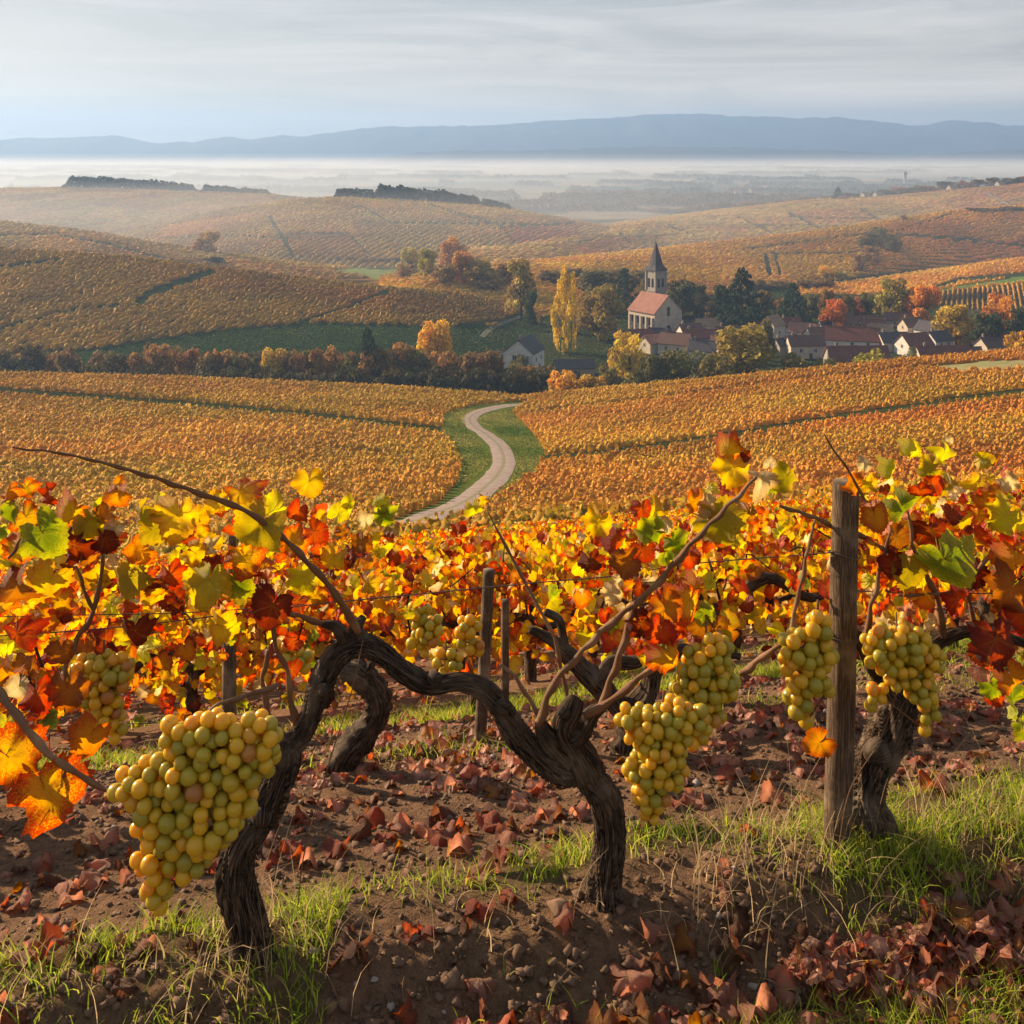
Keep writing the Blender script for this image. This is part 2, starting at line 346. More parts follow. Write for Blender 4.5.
def which(px, Y):
    st = np.stack([layer_h(k, px, Y) for k in LAY]); i = np.argmax(st, 0); m = st.max(0) > FLOOR+.3
    return np.where(m, i, -1)
LK = list(LAY)

def build_ground():
    u = np.concatenate([np.linspace(-4, -.56, 26)[:-1], np.linspace(-.56, .56, 640), np.linspace(.56, 4, 26)[1:]])
    D = np.concatenate([np.geomspace(.6, 5.2, 20)[:-1], np.linspace(5.2, 8.2, 260)[:-1], np.geomspace(8.2, 36, 190)[:-1], np.geomspace(36, 80, 60)[:-1], np.geomspace(80, 1700, 430)[:-1], np.geomspace(1700, 9500, 50)])
    U, DD = np.meshgrid(u, D); X = U*DD; Y = DD-4.0
    Z = G(X, Y)
    n, m = X.shape
    V = np.stack([X, Y, Z], -1).reshape(-1, 3)
    i = (np.arange(n-1)[:, None]*m+np.arange(m-1)[None, :])[..., None]
    Fq = (i+np.array([0, 1, m+1, m])).reshape(-1, 4)
    X = X.ravel(); Y = Y.ravel(); Z = Z.ravel(); Ye = np.maximum(Y, .3)
    px = 512+F*X/Ye; py = HY+(CH-Z)*F/Ye
    C = np.zeros((len(X), 3)); C[:] = (.20, .118, .072)              # near soil
    def put(mask, c, w=1.0):
        C[mask] = C[mask]*(1-w)+np.array(c)*w
    gr = (.060, .085, .018); dg = (.040, .060, .018); soil = (.16, .085, .032)
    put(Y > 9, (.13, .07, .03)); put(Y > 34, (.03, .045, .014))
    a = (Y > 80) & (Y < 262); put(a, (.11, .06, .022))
    for g, w in GAPS_A: put(a & (pdist(px, py, g) < w+.4), (.028, .034, .012))  # dark grass strips, with the plot-edge shadow painted into their colour
    put(a & inpoly(px, py, VERGE), (.085, .105, .022))
    put(a & inpoly(px, py, [(925, 368), (985, 361), (1040, 360), (1040, 368), (960, 372)]), (.22, .20, .09))
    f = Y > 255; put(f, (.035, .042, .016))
    w_ = which(px, Y); base = {'C': (.08, .052, .018), 'D': (.15, .10, .035), 'E': (.12, .095, .045), 'F': (.18, .125, .045), 'G': (.17, .105, .04), 'H': (.18, .105, .03), 'I': (.20, .11, .025)}
    for i_, k in enumerate(LK): put(f & (w_ == i_), base[k])
    for k, gg in (('C', GAPS_C), ('D', GAPS_D), ('F', GAPS_F), ('G', GAPS_G), ('H', GAPS_H), ('I', GAPS_I)):
        for g, w in gg: put(f & (w_ == LK.index(k)) & (pdist(px, py, g) < w+.3), (.03, .04, .016))  # same strips on the hills: grass with edge shadow painted in
    put(f & inpoly(px, py, MEADOW_C) & (w_ == LK.index('C')), (.024, .042, .012))
    put(f & (Y > 520) & inpoly(px, py, MEADOW_V), (.17, .19, .06))
    put(f & (Y > 470) & inpoly(px, py, MEADOW_I), (.10, .15, .035))
    put(f & (Y > 400) & inpoly(px, py, ROWS_I), (.10, .075, .045))
    pm = fbm(X/120, Y/90, 3, 76); put((Y > 1150) & (w_ < 0) & (pm > .0), (.16, .115, .06)); put((Y > 1150) & (w_ < 0) & (pm > .28), (.20, .16, .09)); put(Y > 1650, (.12, .11, .06))
    pat = fbm(X/160, Y/160, 3, 77); put((Y > 1650) & (pat > .15), (.20, .15, .07)); put((Y > 1650) & (pat < -.2), (.05, .07, .04))
    nn = fbm(X/3+5, Y/3, 4, 50)*.25+fbm(X/60, Y/60, 3, 51)*.25
    C *= (1+nn)[:, None]; C = np.clip(C, .01, .9)
    # grass under-cover near the camera
    s = Y-.26*X-2.36; gm = grass_mask(X, Y)
    nr = Y < 9; w = (gm*.55*nr)[:, None]; C = C*(1-w)+np.array([.055, .065, .02])*w
    m_, nt = mat('ground_cover'); v = coord(nt)
    n1 = noise(nt, 3, 8, .65, v); n2 = noise(nt, 38, 8, .7, v); n3 = noise(nt, 160, 3, .6, v)
    c = mixc(nt, mrange(nt, n2, .3, .7, .0, 1), attr(nt, 'col'), (.0, .0, .0)); 
    hv = nd(nt, 'ShaderNodeHueSaturation'); nt.links.new(attr(nt, 'col'), hv.inputs['Color']); nt.links.new(mrange(nt, n2, .25, .75, .55, 1.5), hv.inputs['Value'])
    c2 = mixc(nt, mrange(nt, n3, .62, .72, 0, .35), hv.outputs[0], (.26, .20, .15))
    ad = nd(nt, 'ShaderNodeMath', operation='MULTIPLY_ADD', inp={1: .4}); nt.links.new(n3, ad.inputs[0]); nt.links.new(n2, ad.inputs[2])
    out(nt, princ(nt, c2, .95, bump(nt, ad.outputs[0], 1.0, .03), .0).outputs[0])
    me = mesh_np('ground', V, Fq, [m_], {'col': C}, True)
    tag(link('ground', me), 'brown soil and vine-planted slopes falling to the valley', kind='structure')
def grass_mask(X, Y):
    s = Y-.26*X-2.36; n = fbm(X*1.6+9, Y*1.6, 3, 61); n2 = fbm(X*.7+3, Y*1.1, 2, 63)
    b1 = np.exp(-((s-.20)/.13)**2)*1.1*(.55+.45*np.sin(X*4+1)**2)
    b2 = np.exp(-((s-1.12)/.20)**2)*1.1*np.where((X > -1.0) & (X < .15), 1, .6)
    b3 = np.where((s < .15) & (X < -.36), .95, 0); b4 = np.where((s < -.33) & (X > .1), .85, 0)
    b4 = b4+1.0*np.exp(-((s+.02)/.2)**2)*(X > .72)
    b5 = np.where(s > 2.2, .55, 0); b6 = np.exp(-((s-2.45)/.3)**2)*.8
    return np.clip((b1+b2+b3+b4+b5*.6+b6)+.9*n+.3*n2-.25, 0, 1)
build_ground()

# the farm road, a draped strip
def draped(pts, w0, w1, name, m, label, dz=.06, n=16, Y0=60, thick=True):
    W = [at_Y(px, hit(px, py, Y0)) for px, py in pts]
    C = catmull([tuple(w) for w in W], n)
    T = np.gradient(C, axis=0); T[:, 2] = 0; T /= np.linalg.norm(T, axis=1)[:, None]+1e-9
    Nn = np.stack([T[:, 1], -T[:, 0], 0*T[:, 0]], -1); k = 9; V = []
    for j in range(k):
        e = (j/(k-1)-.5); w = np.linspace(w0, w1, len(C)); wob = 1+.10*fbm(np.arange(len(C))*.25, np.full(len(C), j*3.3), 2, 5)
        Q = C+Nn*(e*w*wob)[:, None]; z = HT(Q[:, 0], Q[:, 1])+dz*(1-abs(2*e)**4)+.015; V.append(np.stack([Q[:, 0], Q[:, 1], z], -1))
    V = np.stack(V, 1).reshape(-1, 3); m_ = len(C)
    i = (np.arange(m_-1)[:, None]*k+np.arange(k-1)[None, :])[..., None]; Fq = (i+np.array([0, k, k+1, 1])).reshape(-1, 4)
    cen = np.tile(np.abs(np.linspace(-1, 1, k)), m_); at = np.stack([cen, cen, cen], -1)
    return tag(link(name, mesh_np(name, V, Fq, [m], {'lane': at}, True)), label, kind='structure')
mr, nt = mat('pale_gravel'); a = attr(nt, 'lane', 'Fac'); n = noise(nt, .9, 6, .7, coord(nt)); n2 = noise(nt, 5, 4, .7, coord(nt))
c = mixc(nt, mrange(nt, n, .3, .7), (.34, .26, .22), (.20, .15, .12)); ce = mixc(nt, mrange(nt, n2, .35, .6, .25, 1), c, (.14, .14, .05))
aa = nd(nt, 'ShaderNodeMath', operation='LESS_THAN', inp={1: .14}); nt.links.new(a, aa.inputs[0])
ab = nd(nt, 'ShaderNodeMath', operation='MULTIPLY', inp={1: .85}); nt.links.new(aa.outputs[0], ab.inputs[0])
c = mixc(nt, ab.outputs[0], c, ce); out(nt, princ(nt, c, .95, bump(nt, n2, .5, .05), .1).outputs[0])
draped(ROAD, 3.2, 3.0, 'dirt_road', mr, 'pale winding gravel road between the vineyard fields')
mp_, nt = mat('pale_track'); out(nt, princ(nt, mixc(nt, noise(nt, .8, 4, .6, coord(nt)), (.20, .17, .11), (.12, .12, .06)), .95).outputs[0])
draped([(482, 337), (492, 328), (505, 322), (522, 316)], 2.2, 2.2, 'farm_track', mp_, 'pale track curving behind the lone gabled house', Y0=330)
draped([(744, 251), (756, 253), (766, 256)], 3.0, 3.0, 'farm_track', mp_, 'pale track crossing the hillside above the village', Y0=560)
draped([(983, 192), (996, 198), (1012, 207)], 3.0, 3.0, 'farm_track', mp_, 'pale track on the far right hill', Y0=900)

# distant ranges
def mountains(name, tabx, taby, Yc, depth, label, c1, c2, seed, base=FLOOR-6):
    px = np.linspace(-500, 1500, 420); cz = CH-(np.interp(px, tabx, taby)-HY+2.6*fbm(px/38, px*0+seed, 4, seed)+1.1*fbm(px/9, px*0+seed, 2, seed+2))/F*Yc
    t = np.linspace(-1, 1, 46); PX, T = np.meshgrid(px, t, indexing='ij'); CZ = np.repeat(cz[:, None], len(t), 1)
    Yw = Yc+T*depth; Xw = (PX-512)/F*Yc
    prof = np.where(T < 0, (1-np.abs(T))**1.15, 1-T**1.5)
    nzv = fbm(Xw/(depth*.5)+seed, Yw/(depth*.5), 5, seed); rid = (1-np.abs(fbm(Xw/(depth*.22)+3, Yw/(depth*.7), 4, seed+3))*2)
    Z = base+(CZ-base)*prof+(CZ-base)*(.16*nzv+.14*rid)*np.sin(np.pi*np.clip(prof, 0, 1))
    V = np.stack([Xw, Yw, Z], -1).reshape(-1, 3); m = len(t)
    i = (np.arange(len(px)-1)[:, None]*m+np.arange(m-1)[None, :])[..., None]; Fq = (i+np.array([0, m, m+1, 1])).reshape(-1, 4)
    mt, nt = mat(name); n = noise(nt, .004, 6, .65, coord(nt)); out(nt, princ(nt, mixc(nt, mrange(nt, n, .35, .65), c1, c2), .95, None, .1).outputs[0])
    tag(link(name, mesh_np(name, V, Fq, [mt], None, True)), label, kind='structure')
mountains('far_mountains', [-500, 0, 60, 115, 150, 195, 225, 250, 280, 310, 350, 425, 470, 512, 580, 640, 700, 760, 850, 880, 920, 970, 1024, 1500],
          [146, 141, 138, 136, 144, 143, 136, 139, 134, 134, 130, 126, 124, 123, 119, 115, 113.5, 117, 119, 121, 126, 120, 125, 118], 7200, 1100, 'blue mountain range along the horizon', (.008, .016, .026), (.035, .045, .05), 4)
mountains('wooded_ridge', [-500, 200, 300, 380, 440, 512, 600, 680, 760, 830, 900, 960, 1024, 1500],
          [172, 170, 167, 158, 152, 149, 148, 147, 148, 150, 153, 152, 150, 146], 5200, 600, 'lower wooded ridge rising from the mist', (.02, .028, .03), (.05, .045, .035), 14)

# ------------------------------------------------------------------ haze and mist
def volbox(name, x0, x1, y0, y1, z0, z1, dens, colr, an, label):
    b = MB(); b.box(x0, x1, y0, y1, z0, z1)
    m, nt = mat(name); pv = nd(nt, 'ShaderNodeVolumePrincipled'); pv.inputs['Color'].default_value = tuple(colr)+(1,)
    pv.inputs['Density'].default_value = dens; pv.inputs['Anisotropy'].default_value = an
    o = nd(nt, 'ShaderNodeOutputMaterial'); nt.links.new(pv.outputs[0], o.inputs['Volume'])
    tag(b.build(name, m), label, kind='stuff')
volbox('haze', -9800*4.1, 9800*4.1, -30, 9700, FLOOR-14, 270, 2.0e-4, (.33, .52, .86), .3, 'thin blue morning haze over the whole valley')
for i_, (y0, y1, zt, dn) in enumerate([(2150, 5150, -62, .5e-3), (2400, 5120, -52, .5e-3), (2700, 5090, -42, .34e-3), (2950, 5060, -31, .12e-3), (3200, 5030, -20, .06e-3)]):
    volbox('valley_mist', -5000-i_*37, 5000+i_*37, y0, y1, FLOOR-9-i_*.5, zt, dn, (.95, .95, .96), .2, ['lowest white mist lying on the plain', 'white mist spread over the plain', 'mist below the wooded ridge', 'thin mist against the wooded ridge', 'faint upper mist fading up the wooded ridge'][i_])

volbox('valley_mist', -1400, 1300, 545, 2120, FLOOR-8, -34, 3.2e-4, (.70, .78, .90), .3, 'thin morning mist lying between the vineyard hills')
volbox('valley_mist', -1300, -150, 560, 2080, FLOOR-7.5, -30, 2.4e-4, (.72, .79, .90), .3, 'thicker morning mist between the hills at the far left')
volbox('valley_mist', -1290, 160, 570, 2060, FLOOR-7, -31, 1.8e-4, (.72, .79, .90), .3, 'morning mist round the central hill')
volbox('valley_mist', -1280, 520, 580, 2040, FLOOR-6.5, -32, 1.2e-4, (.72, .79, .90), .3, 'faint morning mist reaching the right hills')

# ------------------------------------------------------------------ vineyards seen from afar
def rand_frames(n, up=0.0):
    nrm = RS.normal(size=(n, 3)); nrm[:, 2] += up; nrm /= np.linalg.norm(nrm, axis=1)[:, None]
    a = RS.normal(size=(n, 3)); t = np.cross(nrm, a); t /= np.linalg.norm(t, axis=1)[:, None]; b = np.cross(nrm, t)
    return t, b, nrm
def leaf_quads(Cn, size, colr, up=0.2, frames=None):
    n = len(Cn); t, b, nr = frames or rand_frames(n, up); s = np.asarray(size).reshape(-1, 1)*np.ones((n, 1))
    V = np.stack([Cn-t*s*.5, Cn+b*s*.42, Cn+t*s*.55+nr*s*.12, Cn-b*s*.42], 1).reshape(-1, 3)
    return V, np.arange(4*n).reshape(-1, 4), np.repeat(colr, 4, 0)
def pal(n, cols, weights):
    k = RS.choice(len(cols), n, p=np.array(weights)/sum(weights)); c = np.array(cols)[k]
    return np.clip(c*(.75+.5*RS.rand(n, 1))*(1+.1*RS.normal(size=(n, 3))), .01, 1)
GOLD = [(.88, .54, .05), (.80, .38, .04), (.60, .38, .05), (.55, .16, .02), (.36, .30, .05)]
def field(name, label, Y0, Y1, spacing, step, ang, size, hgt, w, layer=None, gaps=(), holes=(), keep=None, xlim=(-80, 1104), redf=None, dim=1.0, lump=.75, rh=1.0, fluff=.5):
    """rows of vines: each row a lumpy hedge ridge, with loose leaf clumps over it"""
    a = rad(ang); ca, sa = math.cos(a), math.sin(a)
    xm = max(abs((xlim[0]-512)/F*Y1), abs((xlim[1]-512)/F*Y1)); R_ = math.hypot(xm, Y1)
    def mask(X, Y, jit=0):
        k = (Y > Y0) & (Y < Y1); px = np.where(k, 512+F*X/np.where(k, Y, 1), -9e3); k &= (px > xlim[0]) & (px < xlim[1])
        idx = np.flatnonzero(k); x, y = X[idx], Y[idx]; Z = HT(x, y); p = 512+F*x/y; q = HY+(CH-Z)*F/y; kk = np.ones(len(idx), bool)
        if layer:
            kk &= which(p, y) == LK.index(layer); xs, cy, cY = LAY[layer][:3]; kk &= y < tab(p, xs, cY)+180
        for g, gw in gaps: kk &= pdist(p, q, g) > gw*(1+.2*np.sin(p*.7))
        for h in holes: kk &= ~inpoly(p, q, h)
        if keep is not None: kk &= keep(p, q, x, y)
        return idx[kk], Z[kk], p[kk], q[kk]
    def tint(X, Y, px, py, c):
        big = fbm(X/25, Y/25, 3, 91)
        if layer: cell = vn(np.round(X/70+.25*np.sin(Y/60))*3.3, np.round(Y/55+.25*np.sin(X/50))*2.7, 17); c = c*(.75+.45*cell[:, None])
        c = c*(1+.35*big[:, None]); c[:, 1] *= 1-.14*np.clip(fbm(X/60, Y/30, 2, 95)*2, -.6, 1)
        if redf is not None: r = redf(px, py)[:, None]; c = c*(1-r)+c*np.array([.86, .60, .75])*r
        if layer in ('E', 'F', 'D', 'G'): c = c*np.array([.90, 1.0, 1.7])   # far slopes turned bluer: distance haze put into the leaf colour
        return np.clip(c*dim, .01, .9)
    v = np.arange(-R_, R_, spacing); u = np.arange(-R_, R_, step); nu = len(u)
    VV, UU = np.meshgrid(v, u, indexing='ij'); VV = VV+.16*spacing*fbm(UU/9, VV/7, 2, 55); X = (UU*ca-VV*sa).ravel(); Y = (UU*sa+VV*ca).ravel(); U_ = UU.ravel(); V_ = VV.ravel()
    idx, Z, px, py = mask(X, Y); X, Y, U_, V_ = X[idx], Y[idx], U_[idx], V_[idx]; n = len(idx)
    hn = rh*(.30+1.35*vn(U_/lump, V_*3.7, 23)+.5*(RS.rand(n)-.5)); gap_ = vn(U_/2.1+7, V_*2.3, 29) < .12; hn = np.where(gap_, hn*.3, hn)
    off = [(-.50, -.12, 0), (-.36, .62, 1), (0, 1, 2), (.36, .62, 3), (.50, -.12, 4)]; wd = rh*1.15; Vs = []; Cc = []
    base = np.array([.82, .47, .05]); alt = np.array([.66, .27, .03]); oli = np.array([.30, .23, .04])
    for o_, hz, q in off:
        jx = RS.normal(size=n)*.10*rh; jy = RS.normal(size=n)*.12*rh; d = o_*wd+jy
        Vs.append(np.stack([X+jx*ca-d*sa, Y+jx*sa+d*ca, Z+hn*hz+RS.normal(size=n)*.08*rh*(hz > 0)], -1))
        m1 = np.clip(vn(U_/(lump*.8)+q*3, V_*5.1, 33)*1.5-.1+.45*RS.normal(size=n), 0, 1)[:, None]; m2 = np.clip(RS.rand(n)*1.6-.9, 0, 1)[:, None]
        Cc.append(tint(X, Y, px, py, (base*(1-m1)+alt*m1)*(1-m2)+oli*m2))
    Vr = np.stack(Vs, 1).reshape(-1, 3); Cr = np.stack(Cc, 1).reshape(-1, 3)
    k = np.flatnonzero((np.diff(idx) == 1) & ((idx[1:] % nu) != 0)); b = k[:, None]*5
    Fr = np.concatenate([b+np.array([q, q+5, q+6, q+1]) for q in range(4)])
    # loose clumps
    pick = RS.rand(n) < min(1, fluff); rep = max(1, int(round(fluff))); Xq = np.repeat(X[pick], rep); Yq = np.repeat(Y[pick], rep); nq = len(Xq); jx = RS.normal(size=nq)*step*.6; jy = RS.normal(size=nq)*.30*rh
    Xq = Xq+jx*ca-jy*sa; Yq = Yq+jx*sa+jy*ca; Zq = np.repeat(Z[pick]+hn[pick]*.95, rep)+RS.normal(size=nq)*.16*rh
    c = tint(Xq, Yq, np.repeat(px[pick], rep), np.repeat(py[pick], rep), pal(nq, GOLD, w))
    nr = RS.normal(size=(nq, 3))*1.0+np.array([0, 0, .5]); nr /= np.linalg.norm(nr, axis=1)[:, None]; tt = np.cross(nr, RS.normal(size=(nq, 3))); tt /= np.linalg.norm(tt, axis=1)[:, None]
    Vq, Qq, C4 = leaf_quads(np.stack([Xq, Yq, Zq], -1), size*(.6+.8*RS.rand(nq)), c, frames=(tt, np.cross(nr, tt), nr))
    o = link(name, mesh_np(name, np.vstack([Vr, Vq]), [Fr, Qq+len(Vr)], [M['clump']], {'col': np.vstack([Cr, C4])})); tag(o, label, 'vineyard', kind='stuff'); return n+nq
road_side = lambda px, py: px < np.interp(py, [400, 420, 440, 462, 480, 510, 540], [505, 470, 490, 505, 490, 440, 380])
def redA(px, py): return np.clip(.55*sst(350, 1000, px)*np.exp(-((py-(520-.13*(px-512)))/26.)**2)+.5*np.exp(-((py-(470-.13*(px-520)))/8.)**2)*(px > 520)+.35*np.clip(fbm(px/60, py/12, 3, 5)*2, 0, 1), 0, 1)
cnt = 0
PATCH = [(925, 368), (985, 361), (1040, 360), (1040, 368), (960, 372)]
cnt += field('vineyard_rows', 'golden vine rows in the field left of the winding road', 46, 262, 2.2, .20, -7, .25, 1.25, [5, 4, 3, .8, 1.5], gaps=GAPS_A, holes=[VERGE], keep=lambda px, py, X, Y: road_side(px, py), xlim=(-80, 560), redf=redA, lump=.32, rh=.72, fluff=2, dim=.84)
cnt += field('vineyard_rows', 'orange vine rows in the field right of the winding road', 46, 262, 2.2, .20, 17, .25, 1.15, [4.4, 5, 2, 1.6, 1.0], gaps=GAPS_A, holes=[VERGE, PATCH], keep=lambda px, py, X, Y: ~road_side(px, py), xlim=(380, 1110), redf=redA, lump=.32, rh=.72, fluff=2, dim=.84)
cnt += field('vineyard_rows', 'vine rows on the near left hill above the tree line', 335, 600, 3.0, .6, 62, .6, 1.9, [4, 3, 4, .6, 3], 'C', GAPS_C, [MEADOW_C], xlim=(-80, 640), dim=.50, lump=1.1, rh=1.2, fluff=.5)  # low dim darkens this slope's colour against the sunlit ridge behind
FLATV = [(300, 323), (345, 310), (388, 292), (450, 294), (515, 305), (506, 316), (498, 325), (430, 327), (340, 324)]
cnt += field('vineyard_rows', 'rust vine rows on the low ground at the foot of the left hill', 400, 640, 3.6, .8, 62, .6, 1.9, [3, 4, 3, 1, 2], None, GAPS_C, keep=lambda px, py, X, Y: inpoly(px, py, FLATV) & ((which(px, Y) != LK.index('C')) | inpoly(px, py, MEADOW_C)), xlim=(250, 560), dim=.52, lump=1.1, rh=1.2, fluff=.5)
cnt += field('vineyard_rows', 'vine rows on the second left ridge behind the near hill', 440, 770, 3.6, .8, -15, .8, 1.6, [4, 3, 4, .6, 3], 'D', GAPS_D, [MEADOW_V], xlim=(-80, 700), dim=.80, lump=1.4, rh=1.3, fluff=.5)  # higher dim: sunlit look of the ridge put into the row colour
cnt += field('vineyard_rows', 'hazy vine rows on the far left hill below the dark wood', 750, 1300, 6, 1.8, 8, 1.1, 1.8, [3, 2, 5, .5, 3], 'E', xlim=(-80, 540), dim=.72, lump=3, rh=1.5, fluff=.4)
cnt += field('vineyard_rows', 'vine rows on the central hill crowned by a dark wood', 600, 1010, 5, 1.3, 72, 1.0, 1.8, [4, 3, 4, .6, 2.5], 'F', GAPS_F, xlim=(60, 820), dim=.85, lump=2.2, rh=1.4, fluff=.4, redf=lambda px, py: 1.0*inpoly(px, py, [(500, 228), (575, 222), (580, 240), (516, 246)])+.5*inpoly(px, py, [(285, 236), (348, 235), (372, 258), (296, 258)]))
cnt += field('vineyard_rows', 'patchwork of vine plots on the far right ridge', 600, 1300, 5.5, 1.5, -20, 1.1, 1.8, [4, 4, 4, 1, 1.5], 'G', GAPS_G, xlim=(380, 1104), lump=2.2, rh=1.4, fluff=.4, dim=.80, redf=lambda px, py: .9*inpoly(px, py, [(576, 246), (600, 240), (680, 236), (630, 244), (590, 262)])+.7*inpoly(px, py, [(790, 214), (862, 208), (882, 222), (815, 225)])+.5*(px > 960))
cnt += field('vineyard_rows', 'broad orange vineyard slope rising behind the church', 430, 850, 4, .9, 24, .85, 1.7, [4.5, 5, 3, 1, 1], 'H', GAPS_H, xlim=(380, 1104), dim=.90, lump=1.4, rh=1.25, fluff=.5, redf=lambda px, py: .6*inpoly(px, py, [(880, 225), (1040, 210), (1040, 290), (860, 280)]))
cnt += field('vineyard_rows', 'bright golden vineyard strip right above the village', 430, 720, 3.2, .6, 18, .6, 1.4, [7, 4, 2, .4, .5], 'I', GAPS_I, [MEADOW_I, ROWS_I], xlim=(690, 1104), lump=1.2, rh=1.2, fluff=.6, dim=1.1)
cnt += field('vineyard_rows', 'upright brown vine rows at the right edge above the village', 400, 660, 2.3, .6, 67, .5, 1.7, [1, 3, 3, 2, 2], 'I', xlim=(880, 1104), keep=lambda px, py, X, Y: inpoly(px, py, ROWS_I), dim=.5, lump=1, rh=.9, fluff=.4)
print('field quads', cnt)

# ------------------------------------------------------------------ trees
def crown_mesh(name, kind, seed, nq, q=.09):
    """unit tree: height 1, crown half-width ~.5 (scaled by the thing); leaves grow on clumps at the limb ends"""
    r = np.random.RandomState(seed); bl = []
    if kind == 'round':
        for i in range(34):
            a = r.rand()*2*np.pi; z = .12+.78*r.rand(); k = math.sqrt(max(0, 1-((z-.50)/.50)**2)); d = k*.36*math.sqrt(r.rand())
            bl.append((math.cos(a)*d, math.sin(a)*d, z, .085+.075*r.rand()))
    elif kind == 'tall':
        for i in range(30):
            a = r.rand()*2*np.pi; z = .12+.80*r.rand(); d = .25*math.sqrt(r.rand())*(1.1-.5*z)
            bl.append((math.cos(a)*d+.07*math.sin(z*9+seed), math.sin(a)*d, z, .07+.07*r.rand()))
    elif kind == 'poplar':
        for i in range(60):
            a = r.rand()*2*np.pi; z = .05+.90*r.rand(); w = .46*min(1, (z-.02)/.12+.45)*math.sqrt(max(.03, 1-((z-.35)/.66)**2 if z > .35 else 1)); d = w*r.rand()**.8
            bl.append((math.cos(a)*d, math.sin(a)*d, z, .04+.045*r.rand()))
    elif kind == 'conifer':
        for i in range(120):
            z = .06+.93*(i/120.); w = .62*(1-z)**.75+.02; a = i*2.4; d = w*(.35+.65*r.rand())
            bl.append((math.cos(a)*d, math.sin(a)*d, z-.06*d, .03+.05*(1-z)))
    else:                                   # bush
        for i in range(22):
            a = r.rand()*2*np.pi; z = .15+.62*r.rand(); k = math.sqrt(max(0, 1-((z-.35)/.6)**2)); d = k*.38*math.sqrt(r.rand())
            bl.append((math.cos(a)*d, math.sin(a)*d, z, .10+.10*r.rand()))
    bl = np.array(bl); wts = bl[:, 3]**2; k = r.choice(len(bl), nq, p=wts/wts.sum())
    d = r.normal(size=(nq, 3)); d /= np.linalg.norm(d, axis=1)[:, None]
    rr = bl[k, 3]*(.55+.55*r.rand(nq)**.6); Cn = bl[k, :3]+d*rr[:, None]*np.array([1, 1, .85 if kind != 'poplar' else 1.6])
    nr = d+.7*r.normal(size=(nq, 3)); nr /= np.linalg.norm(nr, axis=1)[:, None]; t = np.cross(nr, r.normal(size=(nq, 3))); t /= np.linalg.norm(t, axis=1)[:, None]
    c = (.62+.55*r.rand(nq, 1))*np.ones((nq, 3)); tone = .75+.5*r.rand(len(bl)); c *= tone[k][:, None]; c[:, 1] *= (1+.22*(r.rand(len(bl))-.5)[k])
    V, Q, C4 = leaf_quads(Cn, q*(.6+.8*r.rand(nq)), np.clip(c, .1, 1.6), frames=(t, np.cross(nr, t), nr))
    return mesh_np(name, V, Q, [M['crown']], {'col': C4})
def trunk_mesh(kind, seed):
    r = random.Random(seed); L_ = []
    top = {'round': .6, 'tall': .8, 'poplar': .9, 'conifer': .97, 'bush': .4}[kind]; r0 = {'round': .035, 'tall': .028, 'poplar': .03, 'conifer': .025, 'bush': .025}[kind]
    L_.append(tube([(0, 0, -.05), (.01, 0, .15), (-.01, .01, top*.55), (0, 0, top)], [r0*1.3, r0, r0*.7, r0*.15], 6, 3))
    if kind in ('round', 'tall', 'bush'):
        for i in range(7):
            a = i*2.4+r.random(); z = .18+.4*i/7*top; e = .30+.1*r.random()
            L_.append(tube([(0, 0, z), (math.cos(a)*e*.45, math.sin(a)*e*.45, z+.12), (math.cos(a)*e, math.sin(a)*e, z+.30)], [r0*.55, r0*.35, r0*.1], 5, 2))
    return tubes_mesh('trunk', L_, M['treebark'])
TM = {}
for k, nv, nq, q in (('round', 4, 3800, .055), ('tall', 2, 2600, .055), ('poplar', 1, 4200, .045), ('conifer', 2, 3600, .045), ('bush', 4, 1800, .075)):
    TM[k] = [(crown_mesh('crown', k, 40+7*i, nq, q), trunk_mesh(k, i)) for i in range(nv)]
ti = 0
def tree(px, pt, pb, wpx, kind, colr, label, Y=None, group=None, cat='tree', name=None, var=None):
    global ti; ti += 1
    if Y is None: Y = hit(px, pb, 270)
    loc = at_Y(px, Y); zt = CH-(pt-HY)/F*Y; h = max(zt-loc.z, 1.0); w = wpx/F*Y
    v = TM[kind][(ti if var is None else var) % len(TM[kind])]
    t = thing(name or {'round': 'broadleaf_tree', 'tall': 'broadleaf_tree', 'poplar': 'poplar_tree', 'conifer': 'conifer_tree', 'bush': 'bush'}[kind], label, cat if kind != 'bush' or cat != 'tree' else 'bush', loc, random.random()*6.28, group)
    w *= 1.45 if kind == 'conifer' else 1.08
    t.scale = (w/.9, w/.9, h)
    a = link('crown', v[0], t); a.color = tuple(min(.8, c_*k_) for c_, k_ in zip(colr, (1.65, 1.6, 1.1)))+(1,); link('trunk', v[1], t); return t
OL = (.15, .12, .03); GO = (.40, .25, .035); DK = (.035, .042, .022); BR = (.17, .085, .035); OR = (.46, .19, .035); RD = (.50, .09, .03); YG = (.38, .33, .045); DG = (.022, .045, .02); TA = (.28, .17, .07)
